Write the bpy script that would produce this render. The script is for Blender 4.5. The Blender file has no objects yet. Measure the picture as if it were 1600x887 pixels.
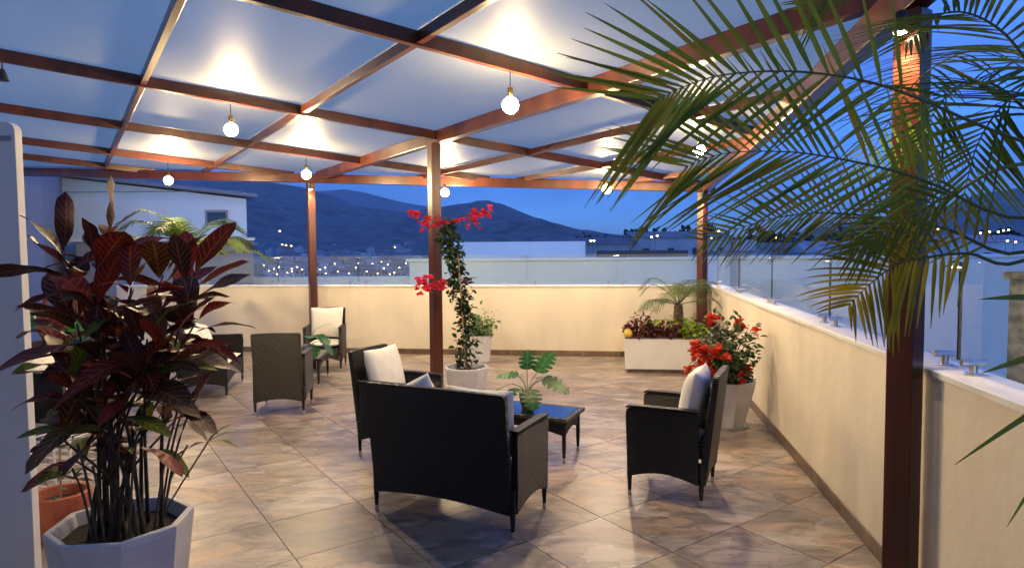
import bpy, bmesh, math, random
from mathutils import Vector, Matrix, noise

R_ = math.radians
scene = bpy.context.scene
col = scene.collection
random.seed(7)

# ------------------------------------------------------------------ camera
FPX, PITCH, ROLL, CAM_H = 998.2, 0.05134834, -0.00749059, 1.75
_f = Vector((0, math.cos(PITCH), -math.sin(PITCH)))
_u = Vector((0, math.sin(PITCH), math.cos(PITCH)))
_r = Vector((1, 0, 0))
CR = math.cos(ROLL) * _r + math.sin(ROLL) * _u
CU = -math.sin(ROLL) * _r + math.cos(ROLL) * _u
cam_data = bpy.data.cameras.new('camera')
cam_data.sensor_width = 36.0
cam_data.lens = FPX / 1600 * 36.0
cam_data.clip_start = 0.05
cam_data.clip_end = 20000
cam = bpy.data.objects.new('camera', cam_data)
col.objects.link(cam)
cam.matrix_world = Matrix(((CR.x, CU.x, -_f.x, 0), (CR.y, CU.y, -_f.y, 0), (CR.z, CU.z, -_f.z, CAM_H), (0, 0, 0, 1)))
scene.camera = cam

# ------------------------------------------------------------------ world, sun, exposure
world = bpy.data.worlds.new('World')
scene.world = world
world.use_nodes = True
wn, wl = world.node_tree.nodes, world.node_tree.links
wn.clear()
SKY_STRENGTH = 0.118
sky = wn.new('ShaderNodeTexSky')
sky.sky_type = 'NISHITA'
sky.sun_disc = False
sky.sun_elevation = R_(9.0)
sky.sun_rotation = R_(205)
sky.altitude = 1200
sky.air_density = 1.1
sky.dust_density = 0.0
sky.ozone_density = 5.0
tint = wn.new('ShaderNodeMixRGB'); tint.blend_type = 'MULTIPLY'; tint.inputs[0].default_value = 1.0
tint.inputs[2].default_value = (0.36, 0.60, 1.22, 1)
tc = wn.new('ShaderNodeTexCoord')
mp = wn.new('ShaderNodeMapping'); mp.inputs['Scale'].default_value = (1.0, 1.0, 4.5)
nz = wn.new('ShaderNodeTexNoise'); nz.inputs['Scale'].default_value = 2.6; nz.inputs['Detail'].default_value = 6
rm = wn.new('ShaderNodeMapRange')
rm.inputs['From Min'].default_value = 0.3; rm.inputs['From Max'].default_value = 0.75
rm.inputs['To Min'].default_value = 0.25; rm.inputs['To Max'].default_value = 0.85
cl = wn.new('ShaderNodeMixRGB'); cl.blend_type = 'MIX'; cl.inputs[2].default_value = (0.24, 0.37, 0.86, 1)
bg = wn.new('ShaderNodeBackground'); bg.inputs['Strength'].default_value = SKY_STRENGTH
wo = wn.new('ShaderNodeOutputWorld')
wl.new(sky.outputs[0], tint.inputs[1])
wl.new(tc.outputs['Generated'], mp.inputs[0]); wl.new(mp.outputs[0], nz.inputs['Vector'])
wl.new(nz.outputs[0], rm.inputs['Value'])
wl.new(tint.outputs[0], cl.inputs[1]); wl.new(rm.outputs[0], cl.inputs[0])
wl.new(cl.outputs[0], bg.inputs['Color']); wl.new(bg.outputs[0], wo.inputs['Surface'])

sun_d = bpy.data.lights.new('sun', 'SUN')
sun_d.energy = 0.02; sun_d.angle = R_(20); sun_d.color = (1.0, 0.9, 0.8)
sun = bpy.data.objects.new('sun', sun_d); col.objects.link(sun)
sun.rotation_euler = (R_(81), 0, R_(205 - 180))

scene.view_settings.view_transform = 'Standard'
scene.view_settings.look = 'None'
scene.view_settings.exposure = 2.42
scene.view_settings.gamma = 1.0
scene.view_settings.use_curve_mapping = False
scene.cycles.use_denoising = True
scene.cycles.max_bounces = 6
scene.cycles.diffuse_bounces = 4
scene.cycles.use_light_tree = False
scene.cycles.transparent_max_bounces = 16
scene.cycles.sample_clamp_indirect = 6.0
scene.cycles.caustics_reflective = False
scene.cycles.caustics_refractive = False
BULB_POWER = 235.0

# ------------------------------------------------------------------ geometry helpers
ROOF_A, ROOF_B, ROOF_C = 3.3196, -0.050587, -0.041073          # underside plane of the rafters
TH = 0.609972650464142                                           # pergola and tile grid direction
DA = Vector((math.cos(TH), math.sin(TH), 0))                     # rafters run this way
DB = Vector((-math.sin(TH), math.cos(TH), 0))                    # main beam runs this way
FW_A, FW_D = -0.12850471, 6.0356335 * 1.75                       # far parapet, inner face
RW_A, RW_D = 1.40381475, -0.82480944 * 1.75                      # right parapet, inner face
FW_N = Vector((-math.sin(FW_A), math.cos(FW_A), 0)); FW_T = Vector((math.cos(FW_A), math.sin(FW_A), 0))
RW_N = Vector((-math.sin(RW_A), math.cos(RW_A), 0)); RW_T = Vector((math.cos(RW_A), math.sin(RW_A), 0))
WALL_H = 1.185

def ray(px, py):
    return _f + CR * ((px - 800) / FPX) - CU * ((py - 443.5) / FPX)
def at(px, py, Y):
    d = ray(px, py)
    return Vector((0, 0, CAM_H)) + d * (Y / d.y)
def at_z(px, py, z):
    d = ray(px, py)
    return Vector((0, 0, CAM_H)) + d * ((z - CAM_H) / d.z)
def roof_z(x, y):
    return ROOF_A + ROOF_B * x + ROOF_C * y
def on_roof(px, py):
    d = ray(px, py)
    t = (ROOF_A - CAM_H) / (d.z - ROOF_B * d.x - ROOF_C * d.y)
    return Vector((0, 0, CAM_H)) + d * t
def grid(oa, ob):                                                # oa: offset across the rafters, ob: across the main beam
    return DB * oa + DA * ob
def line_x(n1, d1, n2, d2):
    det = n1.x * n2.y - n1.y * n2.x
    return Vector(((d1 * n2.y - n1.y * d2) / det, (n1.x * d2 - d1 * n2.x) / det, 0))

class MB:
    """collects faces, then becomes ONE mesh object"""
    def __init__(self):
        self.v, self.f, self.m, self.uv = [], [], [], {}
    def add(self, verts, faces, mi=0):
        o = len(self.v)
        self.v += [tuple(v) for v in verts]
        for fc in faces:
            self.f.append(tuple(i + o for i in fc)); self.m.append(mi)
        return self
    def box(self, c, s, rot=None, mi=0):
        c = Vector(c); hx, hy, hz = s[0] / 2, s[1] / 2, s[2] / 2
        vs = [Vector((x, y, z)) for x in (-hx, hx) for y in (-hy, hy) for z in (-hz, hz)]
        if rot is not None: vs = [rot @ v for v in vs]
        return self.add([v + c for v in vs], [(0, 1, 3, 2), (4, 6, 7, 5), (0, 4, 5, 1), (2, 3, 7, 6), (0, 2, 6, 4), (1, 5, 7, 3)], mi)
    def bar(self, a, b, w, h, mi=0):
        """box from a to b, w wide across, h deep, a and b on the bottom centre line"""
        a, b = Vector(a), Vector(b); d = (b - a).normalized()
        s = d.cross(Vector((0, 0, 1))).normalized() * (w / 2); u = Vector((0, 0, h))
        vs = [a - s, a + s, a + s + u, a - s + u, b - s, b + s, b + s + u, b - s + u]
        return self.add(vs, [(0, 1, 2, 3), (7, 6, 5, 4), (0, 4, 5, 1), (1, 5, 6, 2), (2, 6, 7, 3), (3, 7, 4, 0)], mi)
    def tube(self, pts, rad, n=8, mi=0, cap=True):
        pts = [Vector(p) for p in pts]
        if not hasattr(rad, '__len__'): rad = [rad] * len(pts)
        rings = []
        for i, p in enumerate(pts):
            d = (pts[min(i + 1, len(pts) - 1)] - pts[max(i - 1, 0)]).normalized()
            x = d.cross(Vector((0, 0, 1)) if abs(d.z) < .95 else Vector((1, 0, 0))).normalized(); y = d.cross(x)
            rings.append([p + (x * math.cos(2 * math.pi * k / n) + y * math.sin(2 * math.pi * k / n)) * rad[i] for k in range(n)])
        vs = [v for r in rings for v in r]; fs = []
        for i in range(len(pts) - 1):
            for k in range(n):
                fs.append((i * n + k, i * n + (k + 1) % n, (i + 1) * n + (k + 1) % n, (i + 1) * n + k))
        if cap: fs += [tuple(range(n - 1, -1, -1)), tuple(range((len(pts) - 1) * n, len(pts) * n))]
        return self.add(vs, fs, mi)
    def lathe(self, prof, n=16, c=(0, 0, 0), phase=0.0, mi=0, cap=True):
        c = Vector(c)
        vs = [c + Vector((r * math.cos(2 * math.pi * k / n + phase), r * math.sin(2 * math.pi * k / n + phase), z)) for r, z in prof for k in range(n)]
        fs = [(i * n + k, i * n + (k + 1) % n, (i + 1) * n + (k + 1) % n, (i + 1) * n + k) for i in range(len(prof) - 1) for k in range(n)]
        if cap: fs += [tuple(range(n - 1, -1, -1)), tuple(range((len(prof) - 1) * n, len(prof) * n))]
        return self.add(vs, fs, mi)
    def prism(self, poly, thick, fn, mi=0):
        """2-D outline, thickness along the third axis, fn maps (u, v, w) to a point"""
        n = len(poly)
        vs = [fn(u, v, -thick / 2) for u, v in poly] + [fn(u, v, thick / 2) for u, v in poly]
        fs = [tuple(range(n - 1, -1, -1)), tuple(range(n, 2 * n))] + [(i, (i + 1) % n, n + (i + 1) % n, n + i) for i in range(n)]
        return self.add(vs, fs, mi)
    def build(self, name, mats, parent=None, smooth=False, bevel=0.0, loc=None, mesh_only=False):
        me = bpy.data.meshes.new(name)
        me.from_pydata(self.v, [], self.f)
        if not isinstance(mats, (list, tuple)): mats = [mats]
        for m in mats: me.materials.append(m)
        if len(mats) > 1: me.polygons.foreach_set('material_index', self.m)
        if self.uv:
            uvl = me.uv_layers.new(name='UVMap')
            for lp in me.loops: uvl.data[lp.index].uv = self.uv.get(lp.vertex_index, (0, 0))
        bm = bmesh.new(); bm.from_mesh(me)
        if not self.uv: bmesh.ops.recalc_face_normals(bm, faces=bm.faces)
        if bevel > 0:
            ed = [e for e in bm.edges if len(e.link_faces) == 2 and e.calc_face_angle(0) > 0.6]
            bmesh.ops.bevel(bm, geom=ed, offset=bevel, segments=2, affect='EDGES', profile=0.6)
        bm.to_mesh(me); bm.free()
        if smooth: me.polygons.foreach_set('use_smooth', [True] * len(me.polygons))
        me.update()
        if mesh_only: return me
        return link(name, me, parent, loc)

def link(name, me, parent=None, loc=None):
    o = bpy.data.objects.new(name, me); col.objects.link(o)
    if parent is not None: o.parent = parent
    if loc is not None: o.location = loc
    return o
def empty(name, loc=(0, 0, 0), rz=0.0):
    o = bpy.data.objects.new(name, None); col.objects.link(o)
    o.location = loc; o.rotation_euler = (0, 0, rz); o.empty_display_size = 0.1
    return o
def tag(o, label, cat, group=None):
    o['label'] = label; o['category'] = cat
    if group: o['group'] = group
    return o
def structure(o): o['kind'] = 'structure'; return o
def stuff(o): o['kind'] = 'stuff'; return o
def copy_tree(o, parent=None):
    c = o.copy(); col.objects.link(c); c.parent = parent
    for ch in list(o.children): copy_tree(ch, c)
    return c

# ------------------------------------------------------------------ materials
def mat(name, color, rough=0.6, spec=0.5, metallic=0.0):
    m = bpy.data.materials.new(name); m.use_nodes = True
    b = m.node_tree.nodes['Principled BSDF']
    b.inputs['Base Color'].default_value = (*color, 1); b.inputs['Roughness'].default_value = rough
    b.inputs['Specular IOR Level'].default_value = spec; b.inputs['Metallic'].default_value = metallic
    return m
def nodes(m): return m.node_tree.nodes, m.node_tree.links, m.node_tree.nodes['Principled BSDF']
def noise_col(m, c1, c2, scale=4.0, detail=6, stretch=(1, 1, 1), coord='Object', lo=.35, hi=.65, bump=0.0, bump_scale=None, rand=0.0):
    n, l, b = nodes(m)
    t = n.new('ShaderNodeTexCoord'); mpn = n.new('ShaderNodeMapping'); mpn.inputs['Scale'].default_value = stretch
    x = n.new('ShaderNodeTexNoise'); x.inputs['Scale'].default_value = scale; x.inputs['Detail'].default_value = detail
    r = n.new('ShaderNodeValToRGB'); r.color_ramp.elements[0].position = lo; r.color_ramp.elements[1].position = hi
    r.color_ramp.elements[0].color = (*c1, 1); r.color_ramp.elements[1].color = (*c2, 1)
    l.new(t.outputs[coord], mpn.inputs[0]); l.new(mpn.outputs[0], x.inputs['Vector']); l.new(x.outputs[0], r.inputs[0])
    out = r.outputs[0]
    if rand > 0:
        oi = n.new('ShaderNodeObjectInfo'); hs = n.new('ShaderNodeHueSaturation'); mr = n.new('ShaderNodeMapRange')
        mr.inputs['To Min'].default_value = 1 - rand; mr.inputs['To Max'].default_value = 1 + rand
        l.new(oi.outputs['Random'], mr.inputs['Value']); l.new(mr.outputs[0], hs.inputs['Value']); l.new(out, hs.inputs['Color']); out = hs.outputs[0]
    l.new(out, b.inputs['Base Color'])
    if bump > 0:
        x2 = n.new('ShaderNodeTexNoise'); x2.inputs['Scale'].default_value = bump_scale or scale * 4; x2.inputs['Detail'].default_value = 8
        bp = n.new('ShaderNodeBump'); bp.inputs['Strength'].default_value = bump; bp.inputs['Distance'].default_value = 0.01
        l.new(mpn.outputs[0], x2.inputs['Vector']); l.new(x2.outputs[0], bp.inputs['Height']); l.new(bp.outputs[0], b.inputs['Normal'])
    return m

M = {}
M['wood'] = noise_col(mat('varnished_mahogany', (.1, .03, .015), .28, .55), (.035, .0075, .004), (.105, .026, .0125), 9, 6, (.6, .6, .12), 'Object', .3, .7, .12, 60)
M['cream'] = noise_col(mat('cream_plaster', (.6, .52, .4), .75, .3), (.665, .605, .49), (.755, .69, .565), 1.3, 5, (1, 1, 1), 'Object', .3, .7, .35, 14)
def streaks(m, amt=.16):
    n, l, b = nodes(m); src = b.inputs['Base Color'].links[0].from_socket
    t = n.new('ShaderNodeTexCoord'); mpn = n.new('ShaderNodeMapping'); mpn.inputs['Scale'].default_value = (1.7, 1.7, .5)
    x = n.new('ShaderNodeTexNoise'); x.inputs['Scale'].default_value = 1.6; x.inputs['Detail'].default_value = 7; x.inputs['Roughness'].default_value = .6
    r = n.new('ShaderNodeMapRange'); r.inputs['From Min'].default_value = .3; r.inputs['From Max'].default_value = .6; r.inputs['To Min'].default_value = 1 - amt; r.inputs['To Max'].default_value = 1.0
    mx = n.new('ShaderNodeMixRGB'); mx.blend_type = 'MULTIPLY'; mx.inputs[0].default_value = 1.0
    l.new(t.outputs['Object'], mpn.inputs[0]); l.new(mpn.outputs[0], x.inputs['Vector']); l.new(x.outputs[0], r.inputs['Value'])
    l.new(src, mx.inputs[1]); l.new(r.outputs[0], mx.inputs[2]); l.new(mx.outputs[0], b.inputs['Base Color'])
streaks(M['cream'], .10)
M['coping'] = noise_col(mat('white_coping', (.72, .72, .7), .55, .4), (.62, .62, .6), (.76, .76, .74), 5, 6, (1, 1, 1), 'Object', .3, .7, .2, 40)
M['skirting'] = noise_col(mat('brown_skirting_tile', (.12, .075, .05), .4), (.085, .055, .04), (.19, .125, .085), 7, 6, (1, 1, 1), 'Object', .3, .7, .1, 30, .12)
M['grout'] = mat('grout', (.20, .165, .14), .85)
M['white_pot'] = noise_col(mat('white_stone_pot', (.6, .6, .6), .6), (.55, .55, .55), (.68, .68, .68), 6, 5, (1, 1, 1), 'Object', .3, .7, .15, 60)
streaks(M['white_pot'], .2)
M['grey_pot'] = noise_col(mat('grey_concrete_pot', (.12, .13, .13), .7), (.09, .1, .1), (.17, .18, .18), 14, 5, (1, 1, 1), 'Object', .3, .7, .2, 60)
M['soil'] = noise_col(mat('potting_soil', (.02, .013, .009), .95), (.012, .008, .006), (.04, .027, .018), 30, 5, (1, 1, 1), 'Object', .3, .7, .8, 60)
M['terracotta'] = noise_col(mat('terracotta', (.36, .09, .045), .7), (.3, .07, .035), (.42, .12, .06), 9, 4)
M['cloth'] = noise_col(mat('white_cushion_cloth', (.76, .74, .68), .9, .2), (.72, .70, .645), (.80, .78, .72), 12, 5, (1, 1, 1), 'Object', .3, .7, .25, 160)
M['metal'] = mat('brushed_steel', (.6, .6, .6), .3, .5, 1.0)
M['black_metal'] = mat('black_metal', (.02, .02, .02), .4)
M['wire_white'] = mat('white_wire', (.75, .75, .75), .4)
M['brass'] = mat('antique_brass', (.18, .11, .04), .35, .5, .9)
M['bark'] = noise_col(mat('palm_bark', (.09, .06, .04), .9), (.045, .03, .02), (.16, .11, .075), 14, 6, (1, 1, 3), 'Object', .35, .65, .9, 30)
M['stem'] = noise_col(mat('plant_stem', (.07, .055, .035), .7), (.045, .035, .022), (.11, .09, .055), 20, 4)
M['dark_stem'] = noise_col(mat('croton_stem', (.04, .026, .016), .8), (.022, .015, .01), (.07, .048, .03), 25, 4)
M['green_stem'] = mat('green_stem', (.13, .19, .05), .5)
M['rachis'] = mat('palm_rachis', (.09, .115, .03), .5)
M['bamboo'] = mat('bamboo_stake', (.36, .24, .12), .55)
M['white_paint'] = noise_col(mat('white_paint', (.76, .76, .73), .6), (.72, .72, .69), (.79, .79, .76), 3, 4, (1, 1, 1), 'Object', .3, .7, .1, 30)
M['neigh'] = noise_col(mat('neighbour_render', (.6, .6, .57), .85), (.70, .83, .77), (.76, .88, .82), .35, 6, (1, 1, .5), 'Object', .25, .75, .1, 10)
streaks(M['neigh'], .04)
M['neigh_grey'] = noise_col(mat('neighbour_grey_render', (.3, .31, .32), .85), (.26, .27, .28), (.34, .35, .36), .4, 6, (1, 1, .5), 'Object', .25, .75)
M['stone'] = noise_col(mat('stone_cladding', (.1, .095, .085), .85), (.03, .03, .03), (.22, .2, .18), 7, 6, (1, 1, 2), 'Object', .35, .65, .8, 20)
M['dark_roof'] = mat('dark_roof', (.05, .06, .06), .8)
M['dark_glass'] = mat('dark_window_glass', (.015, .02, .03), .08)
M['yellow'] = mat('yellow_glaze', (.7, .5, .06), .35)

def wicker_mat():
    m = mat('black_brown_wicker', (.014, .011, .0095), .5, .45)
    n, l, b = nodes(m)
    t = n.new('ShaderNodeTexCoord')
    w1 = n.new('ShaderNodeTexWave'); w1.bands_direction = 'Z'; w1.inputs['Scale'].default_value = 27; w1.inputs['Distortion'].default_value = .6; w1.inputs['Detail'].default_value = 1
    w2 = n.new('ShaderNodeTexWave'); w2.bands_direction = 'DIAGONAL'; w2.inputs['Scale'].default_value = 9; w2.inputs['Distortion'].default_value = 0
    mu = n.new('ShaderNodeMath'); mu.operation = 'MULTIPLY'
    bp = n.new('ShaderNodeBump'); bp.inputs['Strength'].default_value = .9; bp.inputs['Distance'].default_value = .006
    rp = n.new('ShaderNodeValToRGB'); rp.color_ramp.elements[0].color = (.003, .0026, .0023, 1); rp.color_ramp.elements[1].color = (.013, .0108, .0095, 1)
    l.new(t.outputs['Object'], w1.inputs['Vector']); l.new(t.outputs['Object'], w2.inputs['Vector'])
    l.new(w1.outputs['Fac'], mu.inputs[0]); l.new(w2.outputs['Fac'], mu.inputs[1])
    ad = n.new('ShaderNodeMath'); ad.operation = 'ADD'
    l.new(w1.outputs['Fac'], ad.inputs[0]); l.new(mu.outputs[0], ad.inputs[1])
    l.new(ad.outputs[0], bp.inputs['Height']); l.new(bp.outputs[0], b.inputs['Normal'])
    l.new(w1.outputs['Fac'], rp.inputs[0]); l.new(rp.outputs[0], b.inputs['Base Color'])
    return m
M['wicker'] = wicker_mat()

def tile_mat():
    m = mat('slate_look_tile', (.3, .24, .2), .34, .45)
    n, l, b = nodes(m)
    t = n.new('ShaderNodeTexCoord'); oi = n.new('ShaderNodeObjectInfo')
    ofs = n.new('ShaderNodeVectorMath'); ofs.operation = 'SCALE'; ofs.inputs[3].default_value = 37.0
    cmb = n.new('ShaderNodeCombineXYZ')
    l.new(oi.outputs['Random'], cmb.inputs[0]); l.new(oi.outputs['Random'], cmb.inputs[1]); l.new(cmb.outputs[0], ofs.inputs[0])
    av = n.new('ShaderNodeVectorMath'); l.new(t.outputs['Object'], av.inputs[0]); l.new(ofs.outputs[0], av.inputs[1])
    mpn = n.new('ShaderNodeMapping'); mpn.inputs['Rotation'].default_value = (0, 0, R_(25)); mpn.inputs['Scale'].default_value = (1.0, 2.2, 1)
    l.new(av.outputs[0], mpn.inputs[0])
    x = n.new('ShaderNodeTexNoise'); x.inputs['Scale'].default_value = 2.6; x.inputs['Detail'].default_value = 9; x.inputs['Roughness'].default_value = .6; x.inputs['Distortion'].default_value = 1.3
    l.new(mpn.outputs[0], x.inputs['Vector'])
    r = n.new('ShaderNodeValToRGB'); cr = r.color_ramp
    cr.elements[0].position = .30; cr.elements[0].color = (.11, .092, .085, 1)
    cr.elements[1].position = .72; cr.elements[1].color = (.47, .36, .25, 1)
    e = cr.elements.new(.42); e.color = (.20, .165, .145, 1)
    e = cr.elements.new(.52); e.color = (.31, .245, .20, 1)
    e = cr.elements.new(.62); e.color = (.36, .26, .20, 1)
    l.new(x.outputs[0], r.inputs[0])
    # veins between the printed slate layers
    v = n.new('ShaderNodeTexVoronoi'); v.feature = 'DISTANCE_TO_EDGE'; v.inputs['Scale'].default_value = 2.3
    xd = n.new('ShaderNodeTexNoise'); xd.inputs['Scale'].default_value = 5; xd.inputs['Detail'].default_value = 5
    dm = n.new('ShaderNodeVectorMath'); dm.operation = 'SCALE'; dm.inputs[3].default_value = .35
    da = n.new('ShaderNodeVectorMath')
    l.new(mpn.outputs[0], xd.inputs['Vector']); l.new(xd.outputs['Color'], dm.inputs[0]); l.new(mpn.outputs[0], da.inputs[0]); l.new(dm.outputs[0], da.inputs[1])
    l.new(da.outputs[0], v.inputs['Vector'])
    vc = n.new('ShaderNodeTexVoronoi'); vc.feature = 'F1'; vc.inputs['Scale'].default_value = 2.3; l.new(da.outputs[0], vc.inputs['Vector'])
    sv = n.new('ShaderNodeSeparateColor'); l.new(vc.outputs['Color'], sv.inputs[0])
    vr = n.new('ShaderNodeMapRange'); vr.inputs['From Max'].default_value = .03; vr.inputs['To Min'].default_value = .66; vr.inputs['To Max'].default_value = 1.0
    l.new(v.outputs['Distance'], vr.inputs['Value'])
    mx = n.new('ShaderNodeMixRGB'); mx.blend_type = 'MULTIPLY'; mx.inputs[0].default_value = 1.0
    pv = n.new('ShaderNodeHueSaturation'); pr = n.new('ShaderNodeMapRange'); pr.inputs['To Min'].default_value = .76; pr.inputs['To Max'].default_value = 1.22
    ps = n.new('ShaderNodeMapRange'); ps.inputs['To Min'].default_value = .45; ps.inputs['To Max'].default_value = 1.15
    l.new(sv.outputs[0], pr.inputs['Value']); l.new(sv.outputs[1], ps.inputs['Value']); l.new(pr.outputs[0], pv.inputs['Value']); l.new(ps.outputs[0], pv.inputs['Saturation'])
    l.new(r.outputs[0], pv.inputs['Color'])
    l.new(pv.outputs[0], mx.inputs[1]); l.new(vr.outputs[0], mx.inputs[2])
    hs = n.new('ShaderNodeHueSaturation'); mr = n.new('ShaderNodeMapRange'); mr.inputs['To Min'].default_value = .85; mr.inputs['To Max'].default_value = 1.15
    l.new(oi.outputs['Random'], mr.inputs['Value']); l.new(mr.outputs[0], hs.inputs['Value']); l.new(mx.outputs[0], hs.inputs['Color'])
    l.new(hs.outputs[0], b.inputs['Base Color'])
    rr = n.new('ShaderNodeMapRange'); rr.inputs['To Min'].default_value = .26; rr.inputs['To Max'].default_value = .5
    l.new(x.outputs[0], rr.inputs['Value']); l.new(rr.outputs[0], b.inputs['Roughness'])
    bp = n.new('ShaderNodeBump'); bp.inputs['Strength'].default_value = .35; bp.inputs['Distance'].default_value = .006
    l.new(x.outputs[0], bp.inputs['Height']); l.new(bp.outputs[0], b.inputs['Normal'])
    return m
M['tile'] = tile_mat()

def panel_mat():
    m = bpy.data.materials.new('frosted_roof_sheet'); m.use_nodes = True
    n, l = m.node_tree.nodes, m.node_tree.links; n.clear()
    o = n.new('ShaderNodeOutputMaterial')
    d = n.new('ShaderNodeBsdfDiffuse'); d.inputs['Color'].default_value = (.42, .44, .42, 1)
    t = n.new('ShaderNodeBsdfTranslucent'); t.inputs['Color'].default_value = (1.0, 1.0, .80, 1)
    g = n.new('ShaderNodeBsdfGlossy'); g.inputs['Roughness'].default_value = .52; g.inputs['Color'].default_value = (.8, .8, .8, 1)
    mx = n.new('ShaderNodeMixShader'); mx.inputs[0].default_value = .6
    m2 = n.new('ShaderNodeMixShader'); fr = n.new('ShaderNodeFresnel'); fr.inputs['IOR'].default_value = 1.10
    tcx = n.new('ShaderNodeTexCoord'); nx = n.new('ShaderNodeTexNoise'); nx.inputs['Scale'].default_value = 1.2; nx.inputs['Detail'].default_value = 4
    rx = n.new('ShaderNodeMapRange'); rx.inputs['To Min'].default_value = .80; rx.inputs['To Max'].default_value = .86
    l.new(tcx.outputs['Object'], nx.inputs['Vector']); l.new(nx.outputs[0], rx.inputs['Value']); l.new(rx.outputs[0], mx.inputs[0])
    l.new(d.outputs[0], mx.inputs[1]); l.new(t.outputs[0], mx.inputs[2])
    ge = n.new('ShaderNodeNewGeometry'); sub = n.new('ShaderNodeMath'); sub.operation = 'SUBTRACT'; sub.inputs[0].default_value = 1.0
    mul = n.new('ShaderNodeMath'); mul.operation = 'MULTIPLY'
    l.new(ge.outputs['Backfacing'], sub.inputs[1]); l.new(sub.outputs[0], mul.inputs[0]); l.new(fr.outputs[0], mul.inputs[1])
    l.new(mul.outputs[0], m2.inputs[0]); l.new(mx.outputs[0], m2.inputs[1]); l.new(g.outputs[0], m2.inputs[2]); l.new(m2.outputs[0], o.inputs['Surface'])
    return m
M['panel'] = panel_mat()

def glass_mat():
    m = bpy.data.materials.new('railing_glass'); m.use_nodes = True
    n, l = m.node_tree.nodes, m.node_tree.links; n.clear()
    o = n.new('ShaderNodeOutputMaterial')
    t = n.new('ShaderNodeBsdfTransparent'); t.inputs['Color'].default_value = (.90, .955, .945, 1)
    g = n.new('ShaderNodeBsdfGlossy'); g.inputs['Roughness'].default_value = .015
    d = n.new('ShaderNodeBsdfDiffuse'); d.inputs['Color'].default_value = (.5, .56, .56, 1)
    m0 = n.new('ShaderNodeMixShader'); m0.inputs[0].default_value = .05
    m2 = n.new('ShaderNodeMixShader'); fr = n.new('ShaderNodeFresnel'); fr.inputs['IOR'].default_value = 1.45
    l.new(t.outputs[0], m0.inputs[1]); l.new(d.outputs[0], m0.inputs[2])
    ge = n.new('ShaderNodeNewGeometry'); sub = n.new('ShaderNodeMath'); sub.operation = 'SUBTRACT'; sub.inputs[0].default_value = 1.0
    mul = n.new('ShaderNodeMath'); mul.operation = 'MULTIPLY'
    l.new(ge.outputs['Backfacing'], sub.inputs[1]); l.new(sub.outputs[0], mul.inputs[0]); l.new(fr.outputs[0], mul.inputs[1])
    l.new(mul.outputs[0], m2.inputs[0]); l.new(m0.outputs[0], m2.inputs[1]); l.new(g.outputs[0], m2.inputs[2]); l.new(m2.outputs[0], o.inputs['Surface'])
    return m
M['glass'] = glass_mat()
M['glass_edge'] = mat('glass_edge', (.02, .045, .05), .2)
M['table_glass'] = mat('table_glass', (.02, .032, .034), .10, .4)

def emit(name, color, strength):
    m = bpy.data.materials.new(name); m.use_nodes = True
    n, l = m.node_tree.nodes, m.node_tree.links; n.clear()
    o = n.new('ShaderNodeOutputMaterial'); e = n.new('ShaderNodeEmission')
    e.inputs['Color'].default_value = (*color, 1); e.inputs['Strength'].default_value = strength
    l.new(e.outputs[0], o.inputs['Surface'])
    return m
WARM = (1.0, .72, .37)
M['bulb'] = emit('lit_bulb', WARM, BULB_POWER)
M['spot_face'] = emit('lit_spot', (1.0, .74, .45), 40)
M['town_light'] = emit('town_light', (1.0, .55, .2), 6.0)
M['town_light_white'] = emit('town_light_white', (1.0, .8, .5), 7.0)
for k_ in ('town_light', 'town_light_white', 'spot_face'): M[k_].cycles.emission_sampling = 'NONE'

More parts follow.
